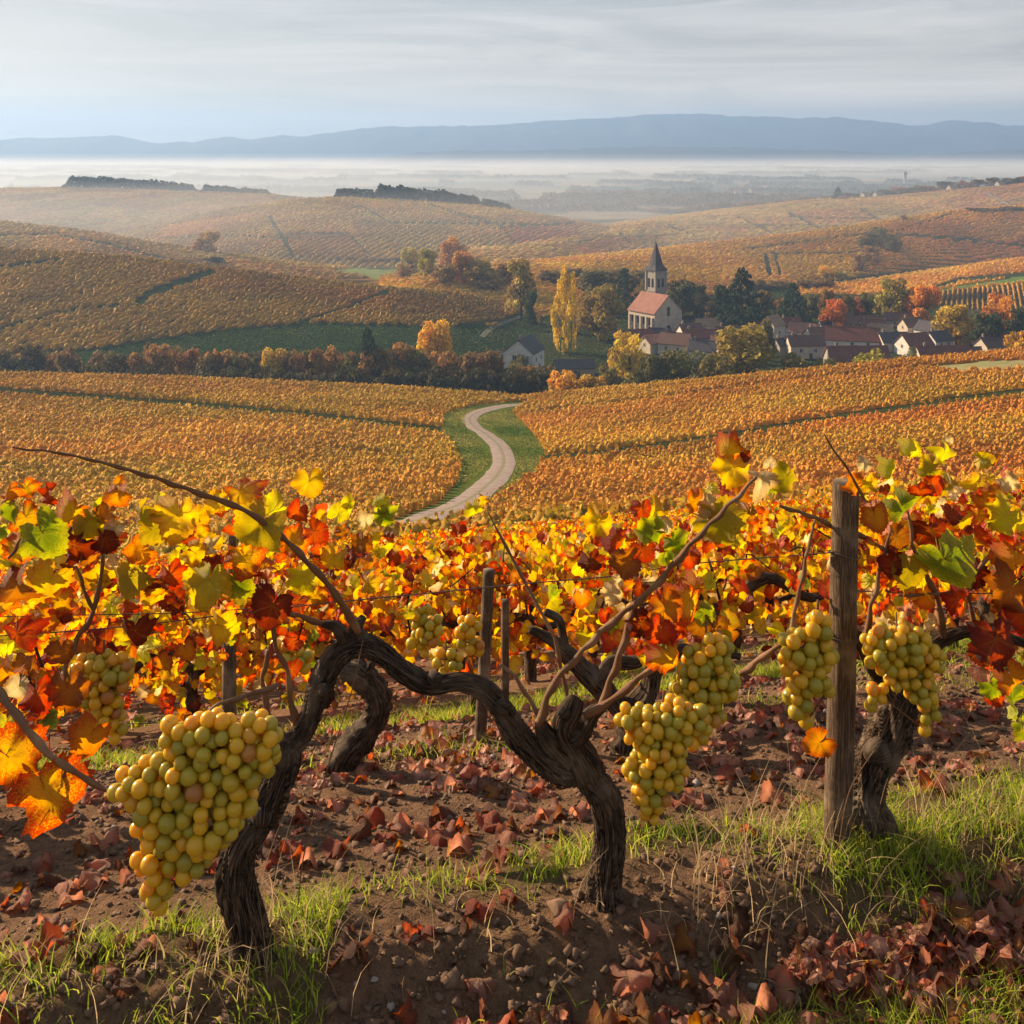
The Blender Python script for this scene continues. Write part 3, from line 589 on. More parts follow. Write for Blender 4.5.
# village trees
tree(564, 271, 350, 27, 'poplar', (.50, .34, .03), 'tall column-shaped golden poplar left of the church', Y=400)
tree(600, 286, 345, 47, 'round', (.22, .16, .04), 'big round olive-brown tree between the poplar and the church', Y=425)
tree(630, 328, 385, 40, 'round', (.44, .32, .04), 'bright yellow-gold tree in front of the church', Y=345)
tree(566, 364, 402, 36, 'bush', (.48, .27, .03), 'larger gold rounded bush below the poplar', Y=292)
tree(593, 369, 402, 28, 'bush', (.40, .24, .03), 'smaller gold bush right beside the larger one', Y=296)
tree(531, 290, 328, 18, 'tall', (.03, .05, .025), 'dark ivy-covered small tree left of the poplar', Y=450)
tree(521, 257, 320, 38, 'tall', (.26, .19, .06), 'loose brown-gold tree rising behind the dark ivy-covered one', Y=468)
tree(624, 268, 318, 24, 'conifer', (.03, .045, .028), 'dark pointed tree between the round olive tree and the tower', Y=485)
tree(680, 279, 322, 34, 'round', (.075, .07, .035), 'dark leafy tree just right of the church tower', Y=485)
tree(699, 283, 322, 26, 'round', (.09, .08, .035), 'dull green tree second right of the church tower', Y=490)
tree(742, 268, 325, 36, 'conifer', (.018, .035, .02), 'tall dark spruce at the middle of the village', Y=440, var=0)
tree(722, 283, 325, 24, 'tall', (.07, .075, .03), 'dark green tree touching the left side of the spruce', Y=450)
tree(793, 283, 318, 24, 'conifer', (.02, .04, .022), 'small dark conifer right of the tan-roofed tall house', Y=450, var=1)
tree(834, 298, 330, 27, 'round', (.40, .13, .035), 'red-orange tree among the roofs', Y=438)
tree(891, 274, 320, 36, 'round', (.20, .16, .035), 'round olive tree above the village with a green patch beside it', Y=470)
tree(922, 283, 325, 34, 'round', (.48, .21, .035), 'round orange tree right of the olive tree', Y=460)
tree(956, 302, 340, 42, 'round', (.36, .24, .035), 'wide gold tree behind the long barn', Y=415)
tree(985, 312, 350, 34, 'round', (.045, .055, .025), 'dark green tree at the right end of the village', Y=400)
tree(1003, 290, 345, 36, 'round', (.42, .19, .04), 'orange tree rising behind the dark one at the right edge', Y=425)
tree(1022, 305, 345, 34, 'round', (.06, .065, .03), 'dark tree cut by the right edge of the picture', Y=410)
tree(1020, 329, 362, 36, 'round', (.38, .22, .035), 'gold bushy tree low at the right edge', Y=330)
tree(735, 325, 392, 74, 'round', (.24, .18, .035), 'large olive-gold tree in front of the roofs', Y=330)
tree(680, 345, 395, 50, 'round', (.10, .095, .03), 'dark green tree at the foot of the village', Y=318)
tree(652, 352, 396, 36, 'round', (.085, .08, .03), 'dark round tree right of the yellow-gold one', Y=312)
tree(712, 350, 396, 40, 'bush', (.12, .10, .03), 'dark olive bush under the large olive-gold tree', Y=308)
tree(870, 346, 374, 38, 'bush', (.27, .24, .035), 'yellow-green bush in front of the dark red roofs', Y=330)
tree(907, 340, 366, 26, 'bush', (.11, .12, .055), 'grey-green ivy mound left of the long barn', Y=345)
tree(831, 352, 378, 26, 'bush', (.15, .15, .04), 'green bush in the village gardens', Y=322)
tree(792, 348, 384, 34, 'bush', (.13, .11, .04), 'olive bush by the garden wall', Y=320)
tree(768, 318, 345, 16, 'round', (.12, .10, .04), 'small olive tree behind the large one', Y=385)
tree(612, 356, 394, 30, 'bush', (.15, .12, .03), 'brown-green bush below the yellow-gold tree', Y=318)
tree(520, 352, 366, 18, 'bush', (.10, .09, .03), 'low dark bush by the lone gabled house', Y=365)
tree(595, 268, 318, 34, 'round', (.13, .11, .05), 'hazy green tree behind the big round olive tree', Y=505)
tree(645, 278, 305, 18, 'round', (.16, .12, .05), 'small brownish tree behind the church tower', Y=520)
tree(856, 318, 334, 14, 'bush', (.12, .10, .03), 'small olive bush among the rear roofs', Y=430)
tree(712, 300, 325, 22, 'round', (.20, .13, .045), 'orange-brown tree behind the village roofs', Y=475)
# below-terrace green shrubs
for i, (x, t_, w) in enumerate([(770, 362, 30), (742, 368, 34), (812, 362, 22), (700, 372, 30), (668, 376, 34), (636, 378, 34)]):
    tree(x, t_, 396, w, 'bush', (.085, .08, .028), 'dark shrub in the hedge between village and orange vineyard', Y=296, group='dark shrubs below the village')
# hedgerow left of the village
tree(367, 327, 372, 26, 'conifer', (.02, .042, .022), 'dark green fir standing in the hedgerow', Y=318, var=0)
tree(438, 319, 380, 38, 'round', (.46, .29, .035), 'tall gold tree in the hedgerow right of the fir', Y=322)
tree(404, 342, 382, 42, 'round', (.30, .15, .04), 'rusty orange tree between the fir and the gold tree', Y=316)
tree(277, 347, 384, 34, 'round', (.36, .24, .035), 'yellow-green rounded tree in the left hedgerow', Y=315)
tree(30, 345, 384, 34, 'round', (.30, .15, .045), 'rusty rounded tree at the left end of the hedgerow', Y=318)
tree(216, 349, 386, 24, 'round', (.28, .15, .05), 'small rusty tree midway along the hedgerow', Y=314)
rr = random.Random(5); x = -60
while x < 560:
    if not (548 < x):
        tp = 341+rr.random()*13+(3 if x > 440 else 0)+(3 if 80 < x < 130 else 0); w = 22+rr.random()*18
        cc = rr.choice([(.20, .105, .04), (.13, .095, .035), (.09, .07, .03), (.24, .13, .05), (.16, .10, .05), (.11, .10, .03)])
        if 492 < x < 560: tp = 361+rr.random()*3
        tree(x, tp, 388, w, rr.choice(['round', 'tall', 'bush', 'round']), cc, 'brown-leaved tree in the dark hedgerow along the valley', Y=308+rr.random()*16, group='trees of the dark hedgerow')
    x += 8+rr.random()*5
x = -60
while x < 600:
    tree(x, 362+rr.random()*5, 392, 26+rr.random()*8, 'bush', (.055, .048, .022), 'dark shrub at the foot of the hedgerow', Y=297+rr.random()*5, group='shrubs of the dark hedgerow'); x += 14+rr.random()*6
# valley trees
for x, t_, b_, w, c_, lb in [(411, 246, 276, 22, (.30, .26, .07), 'pale yellow-green tree at the left of the valley clump'), (428, 247, 278, 20, (.26, .23, .06), 'olive tree second in the valley clump'), (453, 236, 272, 24, (.38, .20, .08), 'tallest apricot tree of the valley clump'),
        (404, 262, 279, 14, (.26, .17, .08), 'small tan bushy tree in front of the valley clump'), (462, 250, 283, 22, (.36, .20, .07), 'apricot tree in the middle of the valley clump'), (444, 264, 284, 22, (.22, .15, .07), 'dull brown tree low in the valley clump'),
        (478, 258, 287, 24, (.28, .20, .06), 'olive-gold tree right in the valley clump'), (494, 268, 290, 26, (.24, .16, .06), 'brown rounded tree at the right end of the valley clump'), (505, 262, 285, 22, (.26, .16, .06), 'tan tree behind the right end of the valley clump')]:
    tree(x, t_, b_, w*1.1, 'round', c_, lb, Y=hit(x, b_, 400))
for i, (x, w) in enumerate([(230, 12), (245, 10), (368, 18), (384, 14), (395, 12), (350, 10), (336, 9)]):
    tree(x, 254+rr.random()*3, 264, w, 'bush', (.22, .14, .07), 'small hazy bush on the valley floor', Y=690, group='hazy bushes on the valley floor')
tree(208, 230, 252, 24, 'round', (.34, .21, .06), 'lone rust tree on the second left ridge', Y=642)
tree(197, 240, 251, 10, 'bush', (.36, .18, .05), 'small rust bush left of the lone tree on the ridge', Y=640)
tree(214, 255, 264, 18, 'bush', (.05, .05, .02), 'dark shrub below the lone tree on the ridge', Y=hit(214, 264, 400))
# right hillside
for x, t_, w, c_, Y, lb in [(880, 226, 28, (.09, .08, .03), 720, 'dark tree at the top of the hillside clump'), (868, 236, 22, (.12, .095, .035), 705, 'dark olive tree in the hillside clump'), (872, 245, 20, (.24, .15, .06), 680, 'tan tree in the middle of the hillside clump'), (862, 252, 18, (.26, .17, .07), 665, 'pale brown tree at the foot of the hillside clump'), (893, 232, 18, (.10, .09, .03), 715, 'dark green tree at the right of the hillside clump')]:
    tree(x, t_, 0, w, 'round', c_, lb, Y=hit(x, t_+20, 430))
tree(827, 265, 0, 20, 'round', (.46, .29, .04), 'gold round tree below the hillside vineyard', Y=hit(827, 281, 430))
tree(842, 271, 0, 16, 'round', (.30, .23, .05), 'small yellow-green tree right of the gold one', Y=hit(842, 282, 430))
for x in (756, 768, 780, 792, 806, 815, 826):
    tree(x, 277+rr.random()*5, 0, 18, 'bush', (.17, .11, .045), 'brown shrub in the thicket above the village', Y=hit(x, 289, 430), group='brown shrubs of the thicket')
for x in (590, 604, 560, 575, 640, 656, 548, 618):
    tree(x, 268+rr.random()*8, 0, 22, 'round', (.15, .11, .05), 'hazy brown tree behind the village', Y=545+rr.random()*20, group='hazy trees behind the village')
for x, t_, w, c_ in [(752, 296, 20, (.13, .11, .04)), (766, 290, 18, (.16, .11, .04)), (812, 292, 20, (.12, .10, .04)), (826, 288, 16, (.20, .12, .04)), (846, 292, 20, (.14, .11, .04)), (858, 297, 18, (.26, .09, .035)), (868, 290, 16, (.11, .10, .035)), (700, 292, 20, (.15, .11, .04)), (780, 297, 16, (.22, .13, .04))]:
    tree(x, t_, 0, w, 'round', c_, 'autumn tree in the belt close behind the village roofs', Y=468+rr.random()*20, group='trees close behind the village roofs')
for x in (976, 986, 996, 1008, 1019):
    tree(x, 205+rr.random()*3, 0, 20, 'bush', (.13, .085, .03), 'dark bush on the crest of the right hill', Y=798, group='bushes on the crest of the right hill')
tree(1020, 231, 0, 12, 'round', (.28, .15, .06), 'tan tree on the slope at the right edge', Y=hit(1020, 243, 430))
tree(904, 214, 0, 7, 'bush', (.2, .14, .06), 'tiny bush high on the right slope', Y=hit(904, 221, 430))
tree(838, 187, 0, 8, 'conifer', DG, 'small dark conifer on the far right ridge', Y=1235)
tree(844, 196, 0, 12, 'round', (.30, .14, .06), 'rusty tree right of the small conifer on the ridge', Y=1225)
for i in range(34):
    x = 640+i*11.6+rr.random()*5; top = np.interp(x, [640, 720, 800, 850, 900, 940, 1024], [207, 201, 197, 192, 184, 180, 173])
    tree(x, top+rr.random()*5, 0, 13+rr.random()*10, 'round' if rr.random() < .7 else 'bush', rr.choice([(.10, .085, .03), (.16, .095, .04), (.13, .09, .035), (.22, .11, .05)]), 'autumn tree in the belt along the far right ridge', Y=1275+rr.random()*20, group='trees along the far right ridge')

# far woods, each reads as one mass
def wood(name, label, segs, nq, c1, sz):
    Cs = []; cc = []
    for x0, x1, Y0, Y1, h0, h1, n in segs:
        px = RS.uniform(x0, x1, n); Y = RS.uniform(Y0, Y1, n); X = (px-512)/F*Y
        cx = np.round(X/(sz*4)); lump = .65+.35*vn(cx*1.7, np.round(Y/(sz*4))*1.3, 3)+.3*(vn(X/(sz*2.2), Y/(sz*3), 7)-.5)
        e = np.clip(np.minimum((px-x0), (x1-px))/(.06*(x1-x0)+1), .25, 1)
        z = HT(X, Y)+np.sqrt(RS.rand(n))*np.interp(px, [x0, x1], [h0, h1])*lump*e
        Cs.append(np.stack([X, Y, z], -1)); cc.append(np.array(c1)*(.6+.8*RS.rand(n, 1))*(1+.3*(vn(X/20, Y/20, 9)[:, None]-.5)*np.array([2, .6, 0])))
    Cn = np.vstack(Cs); V, Q, C4 = leaf_quads(Cn, sz*(.6+.8*RS.rand(len(Cn))), np.clip(np.vstack(cc), .01, .9))
    tag(link(name, mesh_np(name, V, Q, [M['clump']], {'col': C4})), label, 'wood', kind='stuff')
wood('far_wood', 'dark wood on top of the far left hill', [(62, 200, 1135, 1185, 14, 11, 5000), (200, 272, 1105, 1150, 9, 5, 1800)], 0, (.05, .06, .035), 2.6)
wood('far_wood', 'dark wood crowning the central hill', [(372, 484, 945, 985, 14, 9, 7000), (334, 376, 940, 965, 8, 10, 1500), (480, 512, 930, 960, 8, 4, 900)], 0, (.045, .055, .03), 2.2)
pl = []
for i in range(120):
    Y = 1720+RS.rand()**1.6*2600; x = RS.uniform(-60, 1080); w = RS.uniform(15, 120); pl.append((x, x+w, Y, Y+RS.uniform(25, 90), 11, 9, int(w*9)))
wood('plain_woods', 'belts of misty woodland across the plain', pl, 0, (.075, .08, .05), 5)
wood('plain_woods', 'brown wooded belt at the foot of the central hill', [(536, 640, 1440, 1520, 14, 16, 2600), (600, 720, 1500, 1600, 14, 10, 2600), (560, 660, 1640, 1700, 12, 12, 1500), (470, 560, 1330, 1370, 10, 12, 1500), (500, 640, 1290, 1320, 7, 10, 1500), (620, 700, 1400, 1440, 12, 9, 1500), (700, 830, 1500, 1560, 13, 10, 2200), (430, 520, 1600, 1660, 12, 12, 1600)], 0, (.11, .08, .04), 4)

# ------------------------------------------------------------------ village
def wallmat(name, c): return simple(name, c, tuple(v*.72 for v in c), .7, .9, .3, .2, 6)
M['w_cream'] = wallmat('cream_render', (.52, .44, .34)); M['w_grey'] = wallmat('grey_stone', (.33, .29, .25)); M['w_white'] = wallmat('white_render', (.62, .58, .52)); M['w_brown'] = wallmat('brown_stone', (.24, .18, .14))
def tilemat(name, c):
    m, nt = mat(name); v = coord(nt); wv = nd(nt, 'ShaderNodeTexWave', wave_type='BANDS', bands_direction='Z', inp={'Scale': 2.6, 'Distortion': 1.2, 'Detail': 2}); nt.links.new(v, wv.inputs[0])
    n = noise(nt, .6, 6, .65, v); n2 = noise(nt, 5, 3, .6, v); cc = mixc(nt, mrange(nt, n, .3, .7), c, tuple(x*.6 for x in c)); cc = mixc(nt, mrange(nt, n2, .5, .8, 0, .5), cc, (.24, .17, .13)); cc = mixc(nt, mrange(nt, wv.outputs[1], 0, .5, .35, 0), cc, (.03, .02, .02))
    out(nt, princ(nt, cc, .85, bump(nt, wv.outputs[1], .4, .05), .2).outputs[0]); return m
M['r_red'] = tilemat('old_red_tiles', (.19, .065, .045)); M['r_brown'] = tilemat('brown_tiles', (.15, .075, .055)); M['r_pink'] = tilemat('faded_pink_tiles', (.38, .17, .12)); M['r_slate'] = tilemat('dark_slate', (.075, .07, .08)); M['r_tan'] = tilemat('tan_tiles', (.34, .22, .14))
M['glass'] = simple('dark_window_glass', (.03, .035, .045), (.02, .02, .03), 1, .2, spec=.6); M['frame'] = simple('painted_wood_frame', (.5, .47, .42)); M['door'] = simple('old_wood_door', (.10, .06, .04))
def house(px, Y, w, d, hw, hr, yaw, wm, rm, label, wins=2, chim=1, gablewin=False, name='stone_house', door=True, z=None):
    loc = at_Y(px, Y); t = thing(name, label, 'house', loc, rad(yaw))
    b = MB(); x, y = w/2, d/2                # ridge along X; long walls face -Y and +Y, gables face +-X
    V = [(-x,-y,-1),(x,-y,-1),(x,y,-1),(-x,y,-1),(-x,-y,hw),(x,-y,hw),(x,y,hw),(-x,y,hw),(-x,0,hw+hr),(x,0,hw+hr)]
    b.add(V, [(0,1,5,4),(2,3,7,6),(1,2,6,9,5),(3,0,4,8,7)]); b.build('wall', M[wm], t)
    r = MB(); o = .35; th = .22; k = hr/y
    for s in (-1, 1):
        A = [(-x-o, s*(y+o), hw-k*o+.04), (x+o, s*(y+o), hw-k*o+.04), (x+o, 0, hw+hr+.04), (-x-o, 0, hw+hr+.04)]; Bt = [(a, b_, c+th) for a, b_, c in A]
        r.add(A+Bt, [(0,1,2,3),(4,7,6,5),(0,4,5,1),(1,5,6,2),(2,6,7,3),(3,7,4,0)])
    r.box(-x-o, x+o, -.14, .14, hw+hr+.16, hw+hr+.36)
    ro = r.build('roof', M[rm], t)
    for i in range(chim):
        cx = (-x*.7 if i == 0 else x*.62); c = MB(); c.box(cx-.42, cx+.42, -.32, .32, hw+hr-.5, hw+hr+1.15); c.box(cx-.5, cx+.5, -.4, .4, hw+hr+1.152, hw+hr+1.32); c.box(cx-.14, cx+.14, -.14, .14, hw+hr+1.322, hw+hr+1.62); c.build('chimney', M['w_brown'], ro)
    def win(cx, cy, cz, ww, wh, side):
        f = MB(); g = MB()
        if side in 'SN':
            s = -1 if side == 'S' else 1; a, b_ = (cy, cy+s*.09) if s > 0 else (cy+s*.09, cy)
            g.box(cx-ww/2, cx+ww/2, *sorted((cy+s*.02, cy+s*.05)), cz-wh/2, cz+wh/2)
            for q in (-1, 1): f.box(cx+q*ww/2-.07, cx+q*ww/2+.07, a, b_, cz-wh/2-.1, cz+wh/2+.1); f.box(cx-ww/2+.07, cx+ww/2-.07, a, b_, cz+q*wh/2-.06, cz+q*wh/2+.06)
            f.box(cx-.035, cx+.035, a, b_, cz-wh/2+.06, cz+wh/2-.06)
        else:
            s = 1 if side == 'E' else -1; a, b_ = sorted((cx, cx+s*.09))
            g.box(*sorted((cx+s*.02, cx+s*.05)), cy-ww/2, cy+ww/2, cz-wh/2, cz+wh/2)
            for q in (-1, 1): f.box(a, b_, cy+q*ww/2-.07, cy+q*ww/2+.07, cz-wh/2-.1, cz+wh/2+.1); f.box(a, b_, cy-ww/2+.07, cy+ww/2-.07, cz+q*wh/2-.06, cz+q*wh/2+.06)
            f.box(a, b_, cy-.035, cy+.035, cz-wh/2+.06, cz+wh/2-.06)
        fo = f.build('window', M['frame'], t); g.build('pane', M['glass'], fo)
    for i in range(wins):
        cx = -x+w*(i+.7)/(wins+.4)
        win(cx, -y, hw*.62, 1.1, 1.35, 'S')
    if door:
        dd = MB(); dd.box(x*.15-.55, x*.15+.55, -y-.06, -y+.02, -.9, 1.9); dd.build('door', M['door'], t)
    if gablewin:
        s = gablewin
        for q in (-1, 1): win(x if s == 'E' else -x, q*1.25, hw*.75, 1.5, 1.6, s)
    else:
        win(x, 0, hw*.85, .9, 1.2, 'E'); win(-x, 0, hw*.85, .9, 1.2, 'W')
    return t
PXM = lambda Y: Y/F
house(524, 372, 12, 10.5, 6.2, 4.3, 70, 'w_white', 'r_slate', 'lone pale gabled house with paired windows and slate roof', 2, 1, 'W', name='gabled_house')
house(574, 360, 12.5, 6, 3.0, 2.2, 6, 'w_grey', 'r_slate', 'low grey-roofed outbuilding under the poplar', 1, 0)
house(506, 384, 9, 5, 2.0, .8, 0, 'w_cream', 'r_slate', 'low flat-roofed shed left of the lone gabled house', 1, 0, name='garden_shed')
house(652, 402, 7.5, 6.5, 3.6, 2.4, 35, 'w_cream', 'r_pink', 'small house with faded pink roof in front of the church', 1, 0)
house(676, 398, 11, 8, 4.2, 3.4, -30, 'w_cream', 'r_brown', 'brown-roofed house with pale gable below the church', 2, 1)
house(706, 388, 11, 7, 3.4, 3.0, -22, 'w_white', 'r_slate', 'dark-roofed cottage with a white gable beside the olive-gold tree', 1, 1)
house(708, 440, 10, 6, 4.0, 2.2, 6, 'w_cream', 'r_tan', 'tan-roofed house behind the dark-roofed cottage', 2, 0)
house(737, 418, 17, 7, 3.6, 3.0, 3, 'w_grey', 'r_brown', 'long brown-roofed house left of the tall house', 3, 1)
house(773, 420, 6.8, 6, 7.2, 3.0, 40, 'w_cream', 'r_tan', 'tall narrow house with tan roof beside the small conifer', 1, 0, name='tall_house')
house(803, 425, 10, 6.5, 3.8, 3.0, -25, 'w_white', 'r_pink', 'pale house with patchy pink roof beside the red-orange tree', 2, 1)
house(805, 392, 12.5, 7, 4.6, 2.8, 4, 'w_cream', 'r_brown', 'cream house with brown roof in the village centre', 2, 1)
house(783, 396, 6, 5, 3.6, 2.2, 20, 'w_grey', 'r_slate', 'small grey house left of the cream one', 1, 1)
house(852, 410, 19, 9, 3.4, 4.2, -16, 'w_white', 'r_red', 'large house with dark red roof and white gable in the middle row', 3, 2)
house(857, 376, 20.5, 8.5, 2.6, 4.1, 2, 'w_grey', 'r_red', 'broad low house with long dark red roof in the front row', 3, 1)
house(861, 448, 17, 7, 3.0, 3.0, 4, 'w_brown', 'r_brown', 'long rear building with brown roof behind the red-orange tree', 3, 0)
house(893, 405, 10.5, 7.5, 3.6, 2.9, 6, 'w_cream', 'r_slate', 'slate-roofed house between the two large red roofs', 1, 1)
house(914, 398, 11, 8, 3.8, 3.6, 22, 'w_white', 'r_red', 'house with red roof and bright white left gable', 2, 0)
house(927, 430, 7, 7, 3.6, 3.2, -60, 'w_white', 'r_slate', 'small house showing a white gable under the orange tree', 1, 0)
house(943, 372, 18.5, 9, 3.5, 4.0, 6, 'w_cream', 'r_red', 'long barn with cream wall and dark red roof at the right', 2, 1, name='barn')
house(966, 386, 10, 6, 2.4, 2.2, 2, 'w_brown', 'r_brown', 'low brown lean-to at the right of the long barn', 1, 0)
house(986, 352, 7, 6, 1.8, 2.4, -18, 'w_cream', 'r_pink', 'small pink-roofed shed at the edge of the orange vineyard', 0, 0, name='garden_shed')
house(730, 382, 9, 6, 3.0, 2.6, 14, 'w_grey', 'r_brown', 'small brown-roofed cottage half hidden by the olive-gold tree', 1, 1)
house(900, 460, 12, 6, 3.0, 2.5, -8, 'w_grey', 'r_brown', 'rear cottage with brown roof below the olive tree', 2, 0)
house(660, 420, 8, 6, 3.2, 2.4, -12, 'w_grey', 'r_slate', 'slate-roofed cottage close under the church wall', 1, 0)
house(700, 415, 12, 6.5, 3.4, 2.6, 2, 'w_brown', 'r_red', 'red-roofed house in the row right of the church', 2, 1)
house(762, 440, 9, 6, 3.4, 2.4, -4, 'w_cream', 'r_red', 'red-roofed cottage behind the tall house', 1, 1)
house(830, 440, 9, 6, 3.2, 2.6, 10, 'w_cream', 'r_slate', 'slate cottage left behind the large middle house', 1, 1)
house(882, 428, 8, 6, 3.4, 2.6, -30, 'w_white', 'r_tan', 'tan-roofed cottage behind the slate-roofed house', 1, 0)
for i, (px, Y, w, yaw, wm, rm, lb) in enumerate([(640, 412, 9, 12, 'w_cream', 'r_red', 'red-roofed cottage at the foot of the church wall on the left'), (690, 424, 9, 20, 'w_white', 'r_brown', 'cottage with pale left gable right of the church steps'), (724, 398, 9, -14, 'w_white', 'r_pink', 'pink-roofed cottage behind the large olive-gold tree'),
    (748, 400, 10, 8, 'w_cream', 'r_brown', 'brown-roofed house just left of the village centre'), (790, 440, 9, 24, 'w_white', 'r_red', 'red roof with white gable behind the patchy pink roof'), (818, 416, 9, 16, 'w_white', 'r_brown', 'pale gabled house between the cream house and the red-orange tree'),
    (872, 436, 10, 12, 'w_white', 'r_red', 'small white gabled house in the back row'), (912, 440, 9, 18, 'w_cream', 'r_brown', 'brown-roofed house in front of the orange tree'), (938, 408, 9, 26, 'w_white', 'r_slate', 'slate house with white gable behind the long barn'), (962, 420, 10, 14, 'w_white', 'r_red', 'red-roofed house below the wide gold tree'),
    (990, 396, 9, 22, 'w_cream', 'r_brown', 'brown-roofed cottage among the trees at the right end'), (1012, 404, 10, 10, 'w_white', 'r_red', 'last red-roofed house near the right edge')]):
    house(px, Y, w, 6.5, 3.6, 2.9, yaw, wm, rm, lb, 2, 1)
# church
def church():
    Y = 452; loc = at_Y(655, Y); t = thing('church', 'stone village church with red-tiled nave and pointed slate spire', 'church', loc, rad(35))
    L_, W_, hw, hr = 16, 15, 8.0, 6.6; x, y = L_/2, W_/2
    # ridge along local Y so that one gable faces the viewer on the right
    b = MB(); V = [(-y,-x,-2),(y,-x,-2),(y,x,-2),(-y,x,-2),(-y,-x,hw),(y,-x,hw),(y,x,hw),(-y,x,hw),(0,-x,hw+hr),(0,x,hw+hr)]
    b.add(V, [(0,1,5,8,4),(1,2,6,5),(2,3,7,9,6),(3,0,4,7)])
    for s in (-1, 1):
        for i in range(5):
            yy = -x+1.2+i*3.4; xx = s*y
            b.box(*sorted((xx, xx+s*.8)), yy-.4, yy+.4, -2, hw*.78)
    b.build('nave_wall', M['w_cream'], t)
    r = MB(); k = hr/y; o = .5
    for s in (-1, 1):
        A = [(s*(y+o), -x-.25, hw-k*o+.05), (s*(y+o), x+.25, hw-k*o+.05), (0, x+.25, hw+hr+.05), (0, -x-.25, hw+hr+.05)]; Bt = [(a, b_, c+.3) for a, b_, c in A]
        r.add(A+Bt, [(0,1,2,3),(4,7,6,5),(0,4,5,1),(1,5,6,2),(2,6,7,3),(3,7,4,0)])
    r.build('nave_roof', M['r_pink'], t)
    def arch(cx, cy, cz, ww, wh, ax, s, nm='window'):
        g = MB(); pr = [(-ww/2, 0), (ww/2, 0), (ww/2, wh*.7)]+[(ww/2*math.cos(a), wh*.7+ww/2*math.sin(a)) for a in np.linspace(.3, math.pi-.3, 6)]+[(-ww/2, wh*.7)]
        P_ = []
        for dd in (.0, .07):
            for u_, v_ in pr: P_.append((cx+u_, cy+s*dd, cz+v_) if ax == 'x' else (cx+s*dd, cy+u_, cz+v_))
        n = len(pr); g.add(P_, [tuple(range(n)), tuple(range(2*n-1, n-1, -1))]+[(i, (i+1) % n, n+(i+1) % n, n+i) for i in range(n)])
        g.build(nm, M['glass'], t)
    arch(0, -x, 6.5, 1.5, 4.2, 'x', -1); arch(0, -x, -.8, 2.2, 3.6, 'x', -1, 'door')
    for s in (-1, 1):
        for i in range(4): arch(s*y, -x+2.9+i*3.4, 3.2, 1.3, 3.4, 'y', s)
    # tower, at the far end
    tw = 2.95; ty = 9.5; th = 22.5; cx = 9.2
    b = MB(); b.box(cx-tw, cx+tw, ty-tw, ty+tw, -2, th); b.box(cx-tw-.25, cx+tw+.25, ty-tw-.25, ty+tw+.25, th-8.3, th-7.9); b.box(cx-tw-.3, cx+tw+.3, ty-tw-.3, ty+tw+.3, th, th+.5)
    for sx in (-1, 1):
        for sy in (-1, 1): b.box(cx+sx*tw-.35, cx+sx*tw+.35, ty+sy*tw-.35, ty+sy*tw+.35, th-7.9, th-.003)
    b.build('tower', M['w_grey'], t)
    for q in (-1.15, 1.15):
        for z0, hh in ((th-6.6, 4.6), (th-14, 4.2)):
            arch(cx+q, ty-tw, z0, 1.25, hh, 'x', -1, 'belfry_opening'); arch(cx-tw, ty+q, z0, 1.25, hh, 'y', -1, 'belfry_opening'); arch(cx+tw, ty+q, z0, 1.25, hh, 'y', 1, 'belfry_opening')
    s = MB(); e = tw+.7; z0 = th+.502; n = 8; base = [(cx+e*a, ty+e*b_, z0) for a, b_ in ((-1,-1),(0,-1),(1,-1),(1,0),(1,1),(0,1),(-1,1),(-1,0))]
    mid = [(cx+e*.62*a, ty+e*.62*b_, z0+2.2) for a, b_ in ((-.95,-.95),(0,-1.05),(.95,-.95),(1.05,0),(.95,.95),(0,1.05),(-.95,.95),(-1.05,0))]
    top = [(cx+.06*a, ty+.06*b_, z0+12.2) for a, b_ in ((-1,-1),(0,-1),(1,-1),(1,0),(1,1),(0,1),(-1,1),(-1,0))]
    s.add(base+mid+top, [(i, (i+1) % 8, 8+(i+1) % 8, 8+i) for i in range(8)]+[(8+i, 8+(i+1) % 8, 16+(i+1) % 8, 16+i) for i in range(8)]+[tuple(range(16, 24)), tuple(range(7, -1, -1))])
    sp = s.build('spire', M['r_slate'], t)
    c = MB(); c.box(cx-.05, cx+.05, ty-.05, ty+.05, z0+12.2, z0+14); c.box(cx-.4, cx+.4, ty-.045, ty+.045, z0+13.2, z0+13.32); c.build('cross', M['wire'], sp)
church()
# stone walls in the village
for (xa, xb, Y, h, lb) in [(823, 850, 352, 1.6, 'low cream garden wall under the front red roof'), (482, 508, 378, 1.2, 'low pale wall beside the flat-roofed shed'), (876, 902, 372, 2.2, 'stone yard wall between front house and barn')]:
    a = at_Y(xa, Y); b_ = at_Y(xb, Y); wl = MB(); wl.box(a.x, b_.x, -.2, .2, -.6, h); wl.box(a.x-.08, b_.x+.08, -.27, .27, h+.002, h+.12)
    o = wl.build('garden_wall', M['w_cream'], loc=(0, Y, (a.z+b_.z)/2)); tag(o, lb, 'wall')
